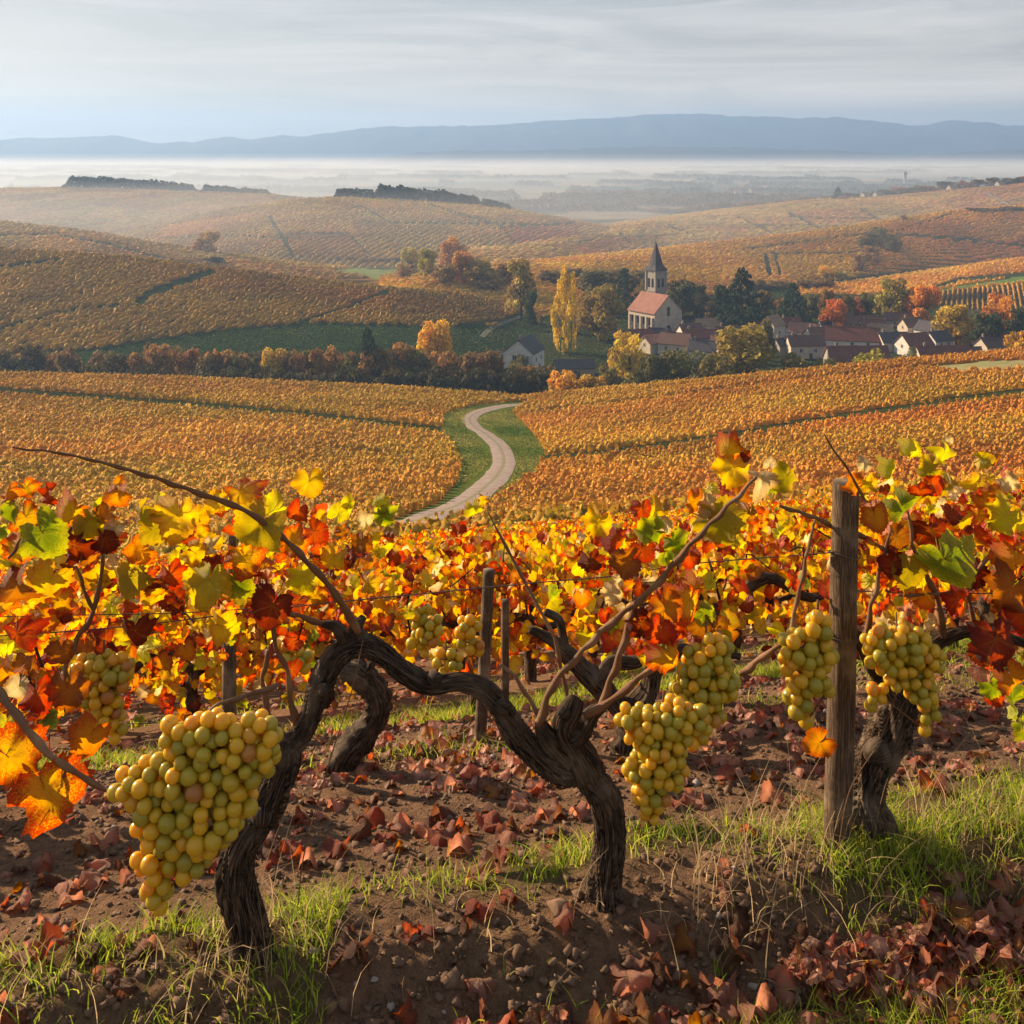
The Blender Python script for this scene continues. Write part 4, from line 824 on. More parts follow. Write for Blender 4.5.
# distant masts, white farm buildings on the ridge
for px, top, Y, lb in ((254, 175, 2400, 'slim lattice mast fading in the mist at left'), (905, 172, 2100, 'small water tower fading behind the right ridge')):
    loc = at_Y(px, Y); h = CH-(top-HY)/F*Y-loc.z; m_ = MB(); m_.box(-2, 2, -2, 2, -1, h*.8); m_.box(-3.4, 3.4, -3.4, 3.4, h*.8+.01, h); m_.box(-.4, .4, -.4, .4, h+.01, h*1.08)
    tag(m_.build('water_tower' if px > 500 else 'lattice_mast', M['w_grey'], loc=loc), lb, 'tower')
for px, Y, w, lb in ((952, 1450, 10, 'tiny white farmhouse in the tree belt of the right ridge'), (1000, 1455, 9, 'second tiny white house at the right end of the ridge'), (878, 1450, 9, 'small white house left of the dark ridge trees'), (865, 1440, 7, 'pale hut beside the rusty ridge tree')):
    house(px, 1262, w, 7, 3.4, 3, 20, 'w_grey', 'r_tan', lb, 1, 0, name='farmhouse')
for i, (px, Y) in enumerate([(738, 1760), (752, 1800), (727, 1850), (765, 1900), (741, 1950), (780, 1820), (800, 1980), (716, 1960)]):
    h_ = house(px, Y, 11, 8, 5, 3.5, i*37, 'w_grey', 'r_pink', 'misty white house on the plain beyond the hills', 1, 0); h_['group'] = 'misty houses on the plain'

# ------------------------------------------------------------------ vine leaves
PALS = {'Y': ((.78, .52, .035), (.72, .36, .03)), 'YG': ((.62, .58, .05), (.70, .52, .04)), 'G': ((.17, .24, .03), (.42, .42, .045)), 'OL': ((.36, .30, .035), (.55, .38, .03)),
        'YR': ((.80, .46, .03), (.62, .07, .012)), 'O': ((.74, .30, .02), (.60, .12, .015)), 'R': ((.58, .08, .015), (.38, .025, .012)), 'D': ((.26, .045, .02), (.14, .02, .012)),
        'B': ((.42, .17, .04), (.28, .09, .03)), 'P': ((.72, .58, .30), (.62, .42, .18)), 'F': ((.46, .13, .075), (.28, .075, .045)), 'FP': ((.60, .30, .21), (.42, .18, .12)), 'FB': ((.22, .10, .06), (.13, .055, .035))}
def leaf_shape(seed, nth=52, rings=5, curl=.45, crumple=.16, teeth=.055, fold=.35, petiole=True):
    r = np.random.RandomState(seed); ca = [-180, -172, -155, -138, -112, -84, -58, -30, 0, 30, 58, 84, 112, 138, 155, 172, 180]
    cr = np.array([.08, .46, .74, .82, .74, .92, .78, .88, 1.02, .88, .78, .92, .74, .82, .74, .46, .08])*(1+.08*r.normal(size=17)); cr[-1] = cr[0]
    th = np.linspace(-180, 180, nth, endpoint=False)+180/nth
    R = np.interp(th, ca, cr)*(1+teeth*np.where(np.arange(nth) % 2, 1, -1)*(.6+.6*r.rand(nth)))
    V = [(0, 0, 0)]; info = [(0, 1, 0)]; tr = np.radians(th); veins = np.radians([0, 52, -52, 84, -84, 140, -140])
    ph = r.rand(6)*6.28; cs = curl*(.6+.8*r.rand()); fs = fold*(r.rand()*1.4-.2)
    for k in range(1, rings+1):
        f = k/rings
        for t, R_ in zip(tr, R):
            x = math.sin(t)*R_*f; y = math.cos(t)*R_*f; d = math.hypot(x, y)
            z = -cs*d*d*(.7+.6*math.sin(t*2+ph[0]))+fs*abs(x)+crumple*math.sin(5*x+ph[1]+2*y)*d+crumple*.8*math.sin(9*y+ph[2])*d*d+.03*math.cos(t*7)*f
            vd = min(abs(math.sin(t-v))*d if math.cos(t-v) > 0 else d for v in veins)
            V.append((x, y, z)); info.append((f, max(0, 1-vd/.05), 0))
    Ft = [(0, 1+j, 1+(j+1) % nth) for j in range(nth) if j != nth-1]; Fq = []
    for k in range(rings-1):
        a = 1+k*nth; b = a+nth
        for j in range(nth-1): Fq.append((a+j, b+j, b+j+1, a+j+1))
    if petiole:
        o = len(V); pts = [(0, 0, 0), (.04, -.25, -.10), (-.05, -.55, -.32), (0, -.8, -.60)]
        for i, p in enumerate(pts):
            for a in (0, 2.1, 4.2): V.append((p[0]+.018*math.cos(a), p[1], p[2]+.018*math.sin(a))); info.append((1, .3, 0))
        for i in range(3):
            for j in range(3): Fq.append((o+i*3+j, o+i*3+(j+1) % 3, o+i*3+3+(j+1) % 3, o+i*3+3+j))
    return np.array(V), np.array(Ft), np.array(Fq).reshape(-1, 4), np.array(info, float)
HERO = [leaf_shape(i, curl=.35+.32*(i % 3), crumple=.10+.09*(i % 4), fold=.2+.2*(i % 3)) for i in range(9)]
MID = [leaf_shape(30+i, nth=16, rings=2, curl=.4, crumple=.12, teeth=.02, petiole=False) for i in range(4)]
CRUM = [leaf_shape(60+i, nth=26, rings=4, curl=1.0+.5*(i % 3), crumple=.34, fold=.5, petiole=(i % 2 == 0)) for i in range(8)]
_lc = {}
def leaf_mesh(shape_list, nm, i, p):
    k = (nm, i, p)
    if k not in _lc:
        V, Ft, Fq, info = shape_list[i]; c1, c2 = PALS[p]; j = .88+.24*random.random()
        _lc[k] = mesh_np('leaf', V, [Ft, Fq], [M['leaf']], {'leafinfo': info, 'col': np.tile(np.array(c1)*j, (len(V), 1)), 'col2': np.tile(np.array(c2)*j, (len(V), 1))}, True)
    return _lc[k]
def stamp_leaves(name, shapes, C, Rm, S, pals, parent=None):
    """one mesh of many leaves: C (n,3) origins, Rm (n,3,3) columns=axes, S (n) sizes, pals list of keys"""
    Vs = []; T = []; Q = []; I = []; A = []; B = []; o = 0; n = len(C); ks = RS.randint(len(shapes), size=n)
    pc = np.array([PALS[p] for p in pals]); jj = (.75+.45*RS.rand(n, 1))
    for k, (V, Ft, Fq, info) in enumerate(shapes):
        s = np.where(ks == k)[0]
        if not len(s): continue
        W = np.einsum('nij,vj->nvi', Rm[s], V)*S[s][:, None, None]+C[s][:, None, :]; m = len(V); off = (o+np.arange(len(s))*m)[:, None, None]
        Vs.append(W.reshape(-1, 3)); T.append((Ft[None]+off).reshape(-1, 3)); Q.append((Fq[None]+off).reshape(-1, 4)); o += m*len(s)
        I.append(np.tile(info, (len(s), 1))); A.append(np.repeat(pc[s, 0]*jj[s], m, 0)); B.append(np.repeat(pc[s, 1]*jj[s], m, 0))
    return mesh_np(name, np.vstack(Vs), [np.vstack(T), np.vstack(Q)], [M['leaf']], {'leafinfo': np.vstack(I), 'col': np.vstack(A), 'col2': np.vstack(B)}, True)
def leaf_frame(phi, tilt, face=(0, -1, 0)):
    """tip direction phi degrees from straight down, seen from the front; normal tilted by tilt"""
    f = Vector(face).normalized(); p = rad(phi); side = Vector((0, 0, 1)).cross(f).normalized()
    tip = Vector((0, 0, -math.cos(p)))+side*math.sin(p); tip.normalize()
    n = f; x = tip.cross(n).normalized(); m = Matrix((x, tip, n)).transposed()
    ax = Vector((random.gauss(0, 1), random.gauss(0, 1), random.gauss(0, 1))).normalized()
    return Matrix.Rotation(rad(tilt), 3, ax) @ m
def YR(px): return 2.36/(1-.26*(px-512)/F)
PW = {'mix': ('Y Y Y YG O YR YR R R D B OL G P'.split()), 'left': ('Y Y Y YG YG O YR YR R R D D B OL G P'.split()), 'right': ('Y YG O YR R R D D B B OL G OL P P FP'.split())}

# ------------------------------------------------------------------ first row of old vines
def px_tube(pts, seg=20, n=8, ridge=0, lump=0, seed=0, twist=0, dy=0.0):
    W = []; R = []
    for p in pts:
        x, y, r = p[:3]; Y = YR(x)+(p[3] if len(p) > 3 else 0)+dy
        W.append(P(x, y, Y)); R.append(r/F*Y)
    return tube(W, R, seg, n, ridge, seed, lump, twist)
def vine(label, loc): return thing('grapevine', label, 'grapevine', loc)
def adopt(name, me, root):                  # mesh given in world space, parented under root
    o = link(name, me, root); o.matrix_parent_inverse = Matrix.Translation(-root.location); return o
def bark_knobs(spots):
    out_ = []
    for i, (x, y, r, d) in enumerate(spots):
        a = random.random()*6.28; out_.append(px_tube([(x, y, r*.9, d), (x+r*.5*math.cos(a), y+r*.4*math.sin(a), r, d-.01), (x+r*1.1*math.cos(a), y+r*1.0*math.sin(a), r*.45, d-.015)], 14, 5, .3, .3, 50+i))
    return out_
vA = vine('old vine whose dark trunk stands behind the largest grape bunch', (P(250, 955, YR(250))))
vA.location.z = g1(vA.location.x, vA.location.y)
adopt('trunk', tubes_mesh('trunk', [px_tube([(250, 975, 24.4), (249, 950, 20.7), (246, 920, 17.8), (238, 880, 17.0), (243, 845, 16.3), (264, 810, 16.3), (280, 778, 14.1), (288, 752, 13.3), (286, 738, 10.4)], 76, 30, .36, .24, 3, 7),
    px_tube([(240, 948, 7.4), (222, 962, 5.9), (205, 972, 3.0)], 14, 6, .3, .2, 4), px_tube([(258, 948, 7.4, -.02), (274, 962, 5.2, -.04), (284, 970, 2.2, -.05)], 14, 6, .3, .2, 5)]+bark_knobs([(262, 815, 11.8, -.02), (240, 870, 11.1, -.01)]), M['bark']), vA)
vB = vine('gnarled old vine with a long arching arm in the middle', (P(603, 905, YR(603))))
vB.location.z = g1(vB.location.x, vB.location.y)
adopt('trunk', tubes_mesh('trunk', [px_tube([(604, 925, 23.6), (603, 900, 18.4), (607, 868, 14.8), (611, 835, 14.0), (608, 805, 14.0), (597, 782, 13.3), (580, 768, 12.5), (562, 766, 11.1)], 76, 30, .36, .26, 13, 7),
    px_tube([(590, 775, 14.0, -.02), (578, 750, 12.5, -.03), (565, 728, 10.3, -.03), (572, 710, 8.8, -.03), (577, 699, 6.7, -.02)], 48, 16, .38, .4, 21, 5),
    px_tube([(572, 760, 11.1, -.02), (550, 738, 8.8, -.02), (540, 720, 5.1, -.02)], 20, 8, .35, .4, 22, 4), px_tube([(580, 735, 8.8, -.02), (592, 715, 7.4, -.02), (604, 706, 4.4, -.02)], 20, 8, .35, .4, 23, 4),
    px_tube([(612, 905, 8.8, -.02), (628, 918, 5.9, -.04), (640, 928, 2.2, -.05)], 14, 6, .3, .2, 24)]+bark_knobs([(600, 790, 11.1, -.02), (575, 740, 8.8, -.04), (566, 712, 6.7, -.04)]), M['bark']), vB)
adopt('arm', tubes_mesh('arm', [px_tube([(588, 774, 11.3), (562, 770, 12.9), (540, 757, 11.3), (520, 737, 11.0), (503, 712, 10.2), (486, 692, 9.8), (462, 682, 9.5), (430, 685, 9.8), (405, 674, 9.8), (384, 655, 9.8), (360, 643, 11.0), (338, 652, 11.0), (322, 680, 11.0), (313, 706, 11.0), (302, 732, 12.1), (284, 752, 11.3)], 70, 26, .36, .24, 31, 6),
    px_tube([(360, 640, 8.3), (357, 628, 6.0), (364, 617, 3.1)], 14, 6, .3, .3, 33), px_tube([(345, 640, 6.8), (336, 628, 5.3), (322, 624, 3.1)], 14, 6, .3, .3, 34)]+bark_knobs([(436, 678, 6.8, -.01), (505, 708, 7.6, -.02), (322, 690, 6.8, -.02)]), M['bark']), vB)
vC = vine('dark old vine standing right of the wooden post', (P(875, 845, YR(875)+.05)))
vC.location.z = g1(vC.location.x, vC.location.y)
adopt('trunk', tubes_mesh('trunk', [px_tube([(876, 870, 26, .05), (874, 835, 19, .05), (866, 800, 17, .05), (874, 765, 18, .05), (890, 730, 17, .05), (902, 700, 15, .05), (912, 668, 12, .05), (925, 645, 9, .05)], 64, 24, .36, .26, 41, 7),
    px_tube([(900, 700, 12, .05), (878, 668, 9, .04), (858, 640, 7, .02), (846, 632, 5, .02)], 20, 8, .3, .3, 42, 4), px_tube([(912, 672, 10, .05), (935, 645, 7, .05), (960, 633, 6, .04), (990, 632, 5, .02), (1030, 645, 4, 0)], 20, 8, .3, .3, 43, 4)]+bark_knobs([(880, 750, 13, .03)]), M['bark']), vC)
def nodes(pts):                             # zigzag with swollen nodes, as canes grow
    o = []
    for a, b in zip(pts[:-1], pts[1:]):
        a4 = tuple(a)+((0,) if len(a) == 3 else ()); b4 = tuple(b)+((0,) if len(b) == 3 else ()); n = max(2, int(math.hypot(a[0]-b[0], a[1]-b[1])/13))
        for i in range(n):
            t = i/n; q = [x*(1-t)+y*t for x, y in zip(a4, b4)]; j = 1.3 if len(o) % 2 else -1.3
            o += [(q[0]+j*.5+random.gauss(0, .4), q[1]+j*.5+random.gauss(0, .4), q[2]*(1.12 if len(o) % 2 else .74), q[3])]
    b = pts[-1]; return o+[(b[0], b[1], b[2]*.7, b[3] if len(b) > 3 else 0)]
def canes(root, lst, nm='cane'):
    for i, pts in enumerate(lst):
        V, q, t, b = px_tube(nodes(pts), 10, 5, .12, .22, i*3+int(abs(pts[0][0]))); adopt(nm, tubes_mesh(nm, [(V, q, t, b)], M['cane']), root)
canes(vA, [[(277, 686, 3.2, -.3), (250, 694, 2.8, -.4), (219, 705, 2.6, -.5), (190, 726, 2.2, -.55), (176, 742, 1.8, -.6)], [(297, 728, 3.6), (291, 700, 3.2), (288, 672, 3), (277, 648, 2.6), (270, 615, 2)], [(288, 745, 4), (268, 715, 3.4, .03), (262, 680, 2.6, .05), (268, 650, 2, .05)]])
canes(vB, [[(538, 726, 4.6, -.04), (552, 686, 4, -.04), (573, 660, 3.8, -.05), (612, 623, 3.4, -.06), (651, 590, 3.2, -.12), (700, 534, 2.8, -.2), (757, 477, 2, -.24)], [(601, 707, 4.2, -.03), (620, 654, 3.6, -.03), (632, 611, 3, -.02), (641, 574, 2, 0)],
    [(585, 716, 4.6, -.03), (612, 700, 4, -.05), (640, 678, 3.2, -.08), (668, 655, 2.6, -.1)], [(359, 632, 4.4, -.02), (344, 606, 3.8, -.06), (318, 572, 3.4, -.1), (289, 543, 3.1, -.14), (258, 518, 3, -.16), (230, 504, 2.9, -.18), (172, 484, 2.4, -.22), (117, 466, 1.8, -.26), (60, 453, 1.4, -.3), (12, 447, 1, -.32)],
    [(350, 632, 3.8), (325, 625, 3.2), (300, 616, 2.6, -.02), (284, 611, 2, -.04)], [(545, 730, 3, .02), (530, 700, 2.4, .05), (515, 676, 2, .08), (500, 664, 1.6, .1)], [(568, 700, 2.2), (555, 640, 2, .05), (528, 588, 1.8, .08), (505, 545, 1.6, .1), (488, 512, 1.1, .1)]])
canes(vC, [[(866, 636, 3, .02), (872, 605, 2.7), (882, 560, 2.2), (891, 530, 1.6)], [(944, 638, 3.6, .03), (938, 600, 3.2, .02), (925, 572, 2.8), (913, 545, 2.2), (908, 512, 1.5)], [(790, 640, 2.6, 0), (797, 600, 2.2, 0), (806, 560, 2, 0), (815, 520, 1.5, 0)], [(740, 674, 3.4, .1), (757, 662, 3.4, .08), (776, 648, 3, .05), (800, 632, 2.6, .04), (832, 622, 2, .03)],
    [(780, 506, 1.8, .06), (800, 512, 2.2, .05), (816, 518, 2.6, .05), (832, 527, 3, .04)], [(848, 530, 2.6, .04), (872, 542, 2.2, .02), (890, 550, 1.8, 0)], [(975, 632, 2.6, .02), (968, 590, 2.4), (984, 560, 2), (1003, 545, 1.5)], [(898, 596, 1.6), (925, 595, 1.6), (950, 592, 1.2)], [(865, 500, 1.6, -.04), (852, 476, 1.4, -.06), (835, 452, 1, -.08), (824, 434, .7, -.1)]])
canes(vA, [[(-30, 655, 4.5, -.25), (0, 694, 4.2, -.3), (26, 728, 4, -.35), (50, 755, 3.8, -.38), (78, 774, 3.4, -.4), (108, 792, 2.8, -.42), (130, 796, 2, -.45)], [(58, 690, 3, -.05), (72, 650, 2.8), (94, 611, 2.6), (101, 580, 2.2), (103, 545, 1.6)], [(94, 611, 2), (84, 590, 1.8), (76, 566, 1.4)], [(8, 560, 1.6), (20, 540, 1.5), (40, 520, 1.1)], [(50, 800, 1.4, -.36), (58, 785, 1.6, -.38), (66, 770, 1.8, -.39)]])

# hero leaves: (x, y, width px, palette, tip angle, depth offset)
HL = [(48,540,54,'G',40,-.1),(92,526,36,'OL',10,0),(141,521,34,'OL',0,-.03),(176,524,52,'Y',-10,-.05),(200,518,24,'Y',40,0),(118,500,28,'O',10,-.05),(28,491,24,'YR',60,0),(46,495,24,'R',-50,0),(66,513,36,'YR',-60,.02),(29,522,36,'YR',30,0),(10,516,28,'G',-30,-.05),
 (107,543,34,'D',20,-.02),(80,547,42,'D',70,0),(46,586,48,'Y',-40,0),(20,594,48,'B',10,-.1),(63,604,32,'YR',20,0),(137,553,34,'O',-60,0),(127,583,38,'OL',0,-.05),(146,584,42,'D',10,0),(158,590,30,'YR',-20,.02),(172,580,34,'R',15,0),(207,588,52,'YG',-45,-.05),(240,586,40,'G',70,-.02),
 (252,531,58,'OL',-35,-.15),(214,574,34,'D',30,0),(246,563,44,'YR',20,-.05),(244,498,40,'YR',40,-.12),(309,487,34,'Y',0,-.05),(298,515,28,'R',-20,-.05),(272,512,30,'YG',-60,0),(291,545,34,'YR',-40,-.1),(270,612,46,'D',-20,-.06),(228,628,38,'Y',60,0),(305,583,36,'YG',10,0),(244,566,36,'R',-70,0),
 (133,634,38,'D',0,-.04),(187,654,24,'O',30,-.1),(164,666,26,'O',-30,-.1),(39,700,38,'R',10,-.2),(68,697,44,'B',0,-.2),(86,742,46,'O',-20,-.25),(8,675,34,'O',40,-.2),(17,764,70,'YR',30,-.35),(48,802,82,'YR',0,-.38),(20,640,40,'R',20,-.1),(340,510,22,'YG',160,0),(348,501,16,'YG',170,0),(381,502,22,'YG',150,.03),(385,518,28,'G',20,.03),(364,518,20,'P',170,.03),(375,540,18,'Y',0,.03),(360,545,24,'B',-20,.03),(395,560,20,'R',10,.05),
 (105,660,30,'D',20,-.03),(60,655,30,'B',10,-.1),(120,480,12,'O',170,0),(8,495,22,'O',10,-.05),(200,555,32,'Y',80,.02),(95,575,30,'Y',-60,.03),(330,560,30,'Y',-20,.04),(318,600,28,'YR',30,.04),(100,505,20,'YG',170,0),(160,500,16,'YG',150,.02),(225,500,20,'YG',160,0),(50,618,36,'O',50,.02),(15,556,36,'YR',-20,.03),
 (597,527,34,'Y',0,-.05),(642,512,24,'R',30,-.05),(655,508,24,'Y',170,-.03),(649,533,34,'G',-60,-.08),(677,545,28,'G',40,-.05),(616,543,28,'R',-50,-.05),(645,552,28,'R',50,-.05),(622,563,36,'B',-80,-.07),(592,566,28,'D',20,-.03),(612,597,24,'P',0,-.03),(665,524,20,'P',170,-.05),(715,547,28,'R',30,-.05),
 (721,527,54,'OL',20,-.12),(698,503,26,'O',60,-.08),(686,606,40,'YR',-30,-.1),(668,612,38,'O',40,-.1),(659,636,36,'R',-20,-.12),(672,662,42,'YR',10,-.14),(646,626,34,'D',60,-.08),(707,614,28,'G',70,-.06),(475,512,22,'YG',0,.1),(482,500,14,'Y',160,.1),(457,530,18,'R',-40,.1),(690,590,30,'O',-60,-.06),(700,630,26,'B',10,-.06),(640,590,20,'D',0,-.04),
 (729,447,34,'YR',170,-.12),(733,474,42,'Y',10,-.12),(747,458,16,'D',0,-.12),(762,484,32,'P',5,-.1),(784,481,34,'OL',-60,-.08),(706,510,28,'P',-30,-.1),(740,500,24,'O',60,-.1),(770,462,14,'P',170,-.1),(690,560,24,'R',10,-.05),
 (914,447,26,'YG',160,0),(946,456,30,'YG',20,0),(948,440,12,'P',170,0),(864,463,18,'P',170,-.02),(854,486,24,'O',-60,-.05),(867,486,26,'Y',30,-.05),(889,470,22,'YG',-40,0),(921,493,26,'R',20,0),(936,485,26,'R',70,0),(928,472,28,'OL',-80,.02),(1002,521,40,'YG',-20,-.05),(877,521,32,'O',20,-.05),(905,510,36,'G',40,-.03),
 (932,535,38,'D',30,0),(893,568,30,'D',0,-.03),(948,568,62,'G',25,-.1),(909,576,40,'OL',-20,-.03),(972,548,36,'YR',40,0),(1014,568,42,'O',0,-.05),(1008,596,50,'B',-30,-.08),(998,648,60,'D',10,-.15),(1016,683,40,'O',20,-.15),(995,700,22,'R',0,.3),(880,597,16,'Y',0,0),(893,616,15,'Y',10,0),(815,745,34,'O',-50,-.1),(985,500,26,'O',50,0),(960,520,28,'Y',-40,.02),(1010,480,24,'P',160,0),(872,553,28,'YR',-30,0),(960,600,34,'R',20,-.02),(980,575,30,'D',60,0),(1022,620,36,'R',-10,-.1),(925,600,28,'O',10,0),(900,540,28,'B',60,0)]
def place_leaf(x, y, w, p, phi, dY, root, i):
    Y = YR(x)+dY; s = w/1.75/F*Y; m = leaf_frame(phi+random.gauss(0, 8), abs(random.gauss(20, 14)))
    c = P(x, y, Y); tip = m @ Vector((0, 1, 0)); o = c-tip*s*.28
    M4 = m.to_4x4(); M4.translation = o; ob = link('leaf', leaf_mesh(HERO, 'hero', i % len(HERO), p), root)
    ob.matrix_parent_inverse = Matrix.Translation(-root.location); ob.matrix_basis = M4 @ Matrix.Scale(s, 4)
for i, (x, y, w, p, phi, dY) in enumerate(HL):
    place_leaf(x, y, w*.97, p, phi, dY, vA if x < 330 else (vB if x < 780 else vC), i)
def filler(root, regs):
    C = []; Rm = []; S = []; pp = []
    for x0, x1, y0, y1, n, s0, s1, pk, d0, d1 in regs:
        for _ in range(n):
            x = random.uniform(x0, x1); y = random.uniform(y0, y1)+14*math.sin(x*.05); Y = YR(x)+random.uniform(d0, d1); w = random.uniform(s0, s1)
            C.append(P(x, y, Y)); Rm.append(np.array(leaf_frame(random.gauss(0, 50), random.uniform(0, 65)))); S.append(w/1.75/F*Y); pp.append(random.choice(PW[pk]))
    o = adopt('foliage', stamp_leaves('foliage', HERO, np.array(C), np.array(Rm), np.array(S), pp), root); o['kind'] = 'stuff'
filler(vA, [(-40, 330, 515, 600, 85, 14, 30, 'left', -.02, .28), (-40, 300, 590, 660, 36, 14, 28, 'left', 0, .3), (-40, 60, 660, 720, 8, 20, 34, 'left', -.05, .2), (140, 240, 630, 670, 10, 12, 20, 'left', 0, .3)])
filler(vB, [(330, 420, 520, 600, 22, 12, 22, 'left', .05, .3), (590, 700, 530, 600, 26, 12, 22, 'mix', 0, .2), (640, 720, 590, 650, 20, 14, 26, 'mix', -.05, .15), (700, 790, 480, 560, 10, 12, 24, 'right', 0, .2)])
filler(vC, [(850, 1060, 500, 600, 90, 12, 28, 'right', 0, .3), (860, 1060, 590, 650, 26, 12, 26, 'right', 0, .3), (870, 1050, 465, 510, 26, 12, 24, 'right', 0, .2), (980, 1060, 640, 720, 10, 22, 40, 'right', 0, .2), (790, 835, 560, 620, 10, 14, 24, 'mix', .05, .3)])

# ------------------------------------------------------------------ grapes
def ico(sub, name, m):
    import bmesh
    bm = bmesh.new(); bmesh.ops.create_icosphere(bm, subdivisions=sub, radius=1.0); me = bpy.data.meshes.new(name); bm.to_mesh(me); bm.free()
    V = np.array([v.co[:] for v in me.vertices]); Fc = np.array([p.vertices[:] for p in me.polygons]); bpy.data.meshes.remove(me); return V, Fc
SPH, SPF = ico(3, 's', None); BERRY = []
for i in range(6):
    V = SPH.copy(); V[:, 2] *= 1.0+.05*i/2; V *= (1+.018*np.sin(V[:, [1]]*3+i)+.012*np.cos(V[:, [0]]*4+i*2))
    BERRY.append(mesh_np('berry', V, SPF, [M['berry']], {'col': np.full((len(V), 3), (i*.17) % 1)}, True))
def bunch(label, blobs, Y, bpx, stem, seed, n_try=6000, depth=.9, name='grape_bunch', nmax=330, shift=0.0):
    r = np.random.RandomState(seed); B = np.array([(*P(x, y, Y+(b[0] if b else 0)), rr/F*Y) for x, y, rr, *b in blobs]); br = bpx/2/F*Y
    # candidates on and inside the union of blobs, packed by dart throwing, then relaxed
    k = r.choice(len(B), n_try, p=B[:, 3]**2/(B[:, 3]**2).sum()); d = r.normal(size=(n_try, 3)); d /= np.linalg.norm(d, axis=1)[:, None]
    rr = np.maximum(B[k, 3]-br*.9, .001)*(r.rand(n_try)**.22); C = B[k, :3]+d*rr[:, None]*np.array([1, depth, 1])
    sel = []; sz = []
    for c in C:
        s = br*(.78+.30*r.rand())
        if all(np.sum((c-q)**2) > (.76*(s+t))**2 for q, t in zip(sel, sz)): sel.append(c); sz.append(s)
    S = np.array(sel); Z = np.array(sz)
    for it in range(14):
        D = S[:, None]-S[None]; L_ = np.linalg.norm(D, axis=2)+1e-9; ov = np.clip((Z[:, None]+Z[None])*.90-L_, 0, None); np.fill_diagonal(ov, 0)
        S = S+(D/L_[..., None]*ov[..., None]).sum(1)*.3
    order = np.argsort(S[:, 1]-Z); top = P(*stem[0], Y); t = thing(name, label, 'grapes', top)
    # rachis and pedicels
    sp = [P(x, y, Y) for x, y in stem]; L0 = [tube(sp, [br*.16]*len(sp), 8, 5, .1, seed, .2)]
    cen = B[:, :3]
    for q in S[::3]:
        c = cen[np.argmin(np.linalg.norm(cen-q, axis=1))]; L0.append(tube([c, (c+q)/2+np.array([0, 0, br*.3]), q], [br*.09, br*.07, br*.05], 5, 2))
    for b0, b1 in zip(cen[:-1], cen[1:]): L0.append(tube([b0, (b0+b1)/2, b1], [br*.14, br*.12, br*.1], 6, 2))
    adopt('stem', tubes_mesh('stem', L0, M['cane']), t)
    for j, i in enumerate(order[:99]):
        o = link('berry', BERRY[r.randint(6)], t); o.location = Vector(S[i])-t.location; o.scale = (Z[i],)*3; o.rotation_euler = (r.rand()*.5, r.rand()*.5, r.rand()*6)
    rest = order[99:nmax]
    if len(rest):
        V = (S[rest][:, None, :]+SPH[None]*Z[rest][:, None, None]).reshape(-1, 3); Fc = (SPF[None]+(np.arange(len(rest))*len(SPH))[:, None, None]).reshape(-1, 3)
        o = adopt('berries', mesh_np('berries', V, Fc, [M['berry']], {'col': np.repeat(r.rand(len(rest))[:, None]*np.ones((1, 3)), len(SPH), 0)}, True), t); o['kind'] = 'stuff'
    return len(S)
nb = []
nb.append(bunch('largest bunch of yellow-green grapes, hanging in front of the left trunk', [(258,735,28),(236,752,40),(212,745,38),(176,735,24),(190,775,42),(152,790,36),(132,788,24),(205,815,42),(168,820,38),(185,850,32),(158,862,28),(156,888,20),(158,905,12),(262,760,22),(230,800,30)], 1.55, 17.0, [(176,742),(186,755),(188,790),(172,850),(158,900)], 1, 14000, .7))
nb.append(bunch('small shaded grape bunch among red leaves at the far left', [(88,670,20),(112,672,24),(100,690,26),(108,712,20),(116,732,12)], 2.08, 13, [(104,640),(104,660),(104,690),(112,730)], 2))
nb.append(bunch('long two-shouldered golden bunch hanging beside the middle trunk', [(628,718,17),(645,728,26),(672,722,26),(694,720,20),(660,748,30),(648,772,26),(668,772,22),(652,796,20),(650,814,13)], 2.18, 13.0, [(664,690),(662,710),(658,750),(650,812)], 3))
nb.append(bunch('broad golden bunch directly behind and above the two-shouldered one', [(716,652,22),(700,664,24),(716,682,24),(692,690,24),(702,712,24),(694,734,16)], 2.34, 13.0, [(706,622),(706,645),(704,680),(698,730)], 4))
nb.append(bunch('grape bunch hanging just left of the wooden post', [(820,626,17),(800,650,24),(824,656,20),(790,664,16),(808,680,24),(800,704,18),(806,722,12),(828,690,12)], 2.42, 15.5, [(818,600),(816,625),(810,660),(804,715)], 5))
nb.append(bunch('wide shaded grape bunch hanging just right of the wooden post', [(882,648,24),(908,644,24),(928,660,20),(896,668,22),(922,690,20),(928,712,14),(922,728,9),(876,692,14),(870,708,10)], 2.46, 12.8, [(896,612),(898,635),(904,660),(922,720)], 6))
nb.append(bunch('blurred little grape bunch behind the arching arm', [(286,652,18),(300,660,15),(276,662,12)], 2.95, 12, [(288,628),(288,645),(288,662)], 7))
nb.append(bunch('hanging bunch in the leaves above the middle of the arm', [(420,612,14),(428,630,18),(418,640,12),(426,650,9)], 3.1, 11, [(424,596),(424,612),(424,645)], 8))
nb.append(bunch('little round cluster just above the arm', [(438,658,10),(452,662,13),(446,672,8)], 3.0, 11, [(446,640),(446,655),(448,668)], 9))
nb.append(bunch('olive grape bunch in the foliage left of the leaning grey stake', [(468,628,14),(474,646,12),(462,640,10)], 3.3, 11, [(468,608),(468,626),(470,650)], 10))
print('berries', nb)

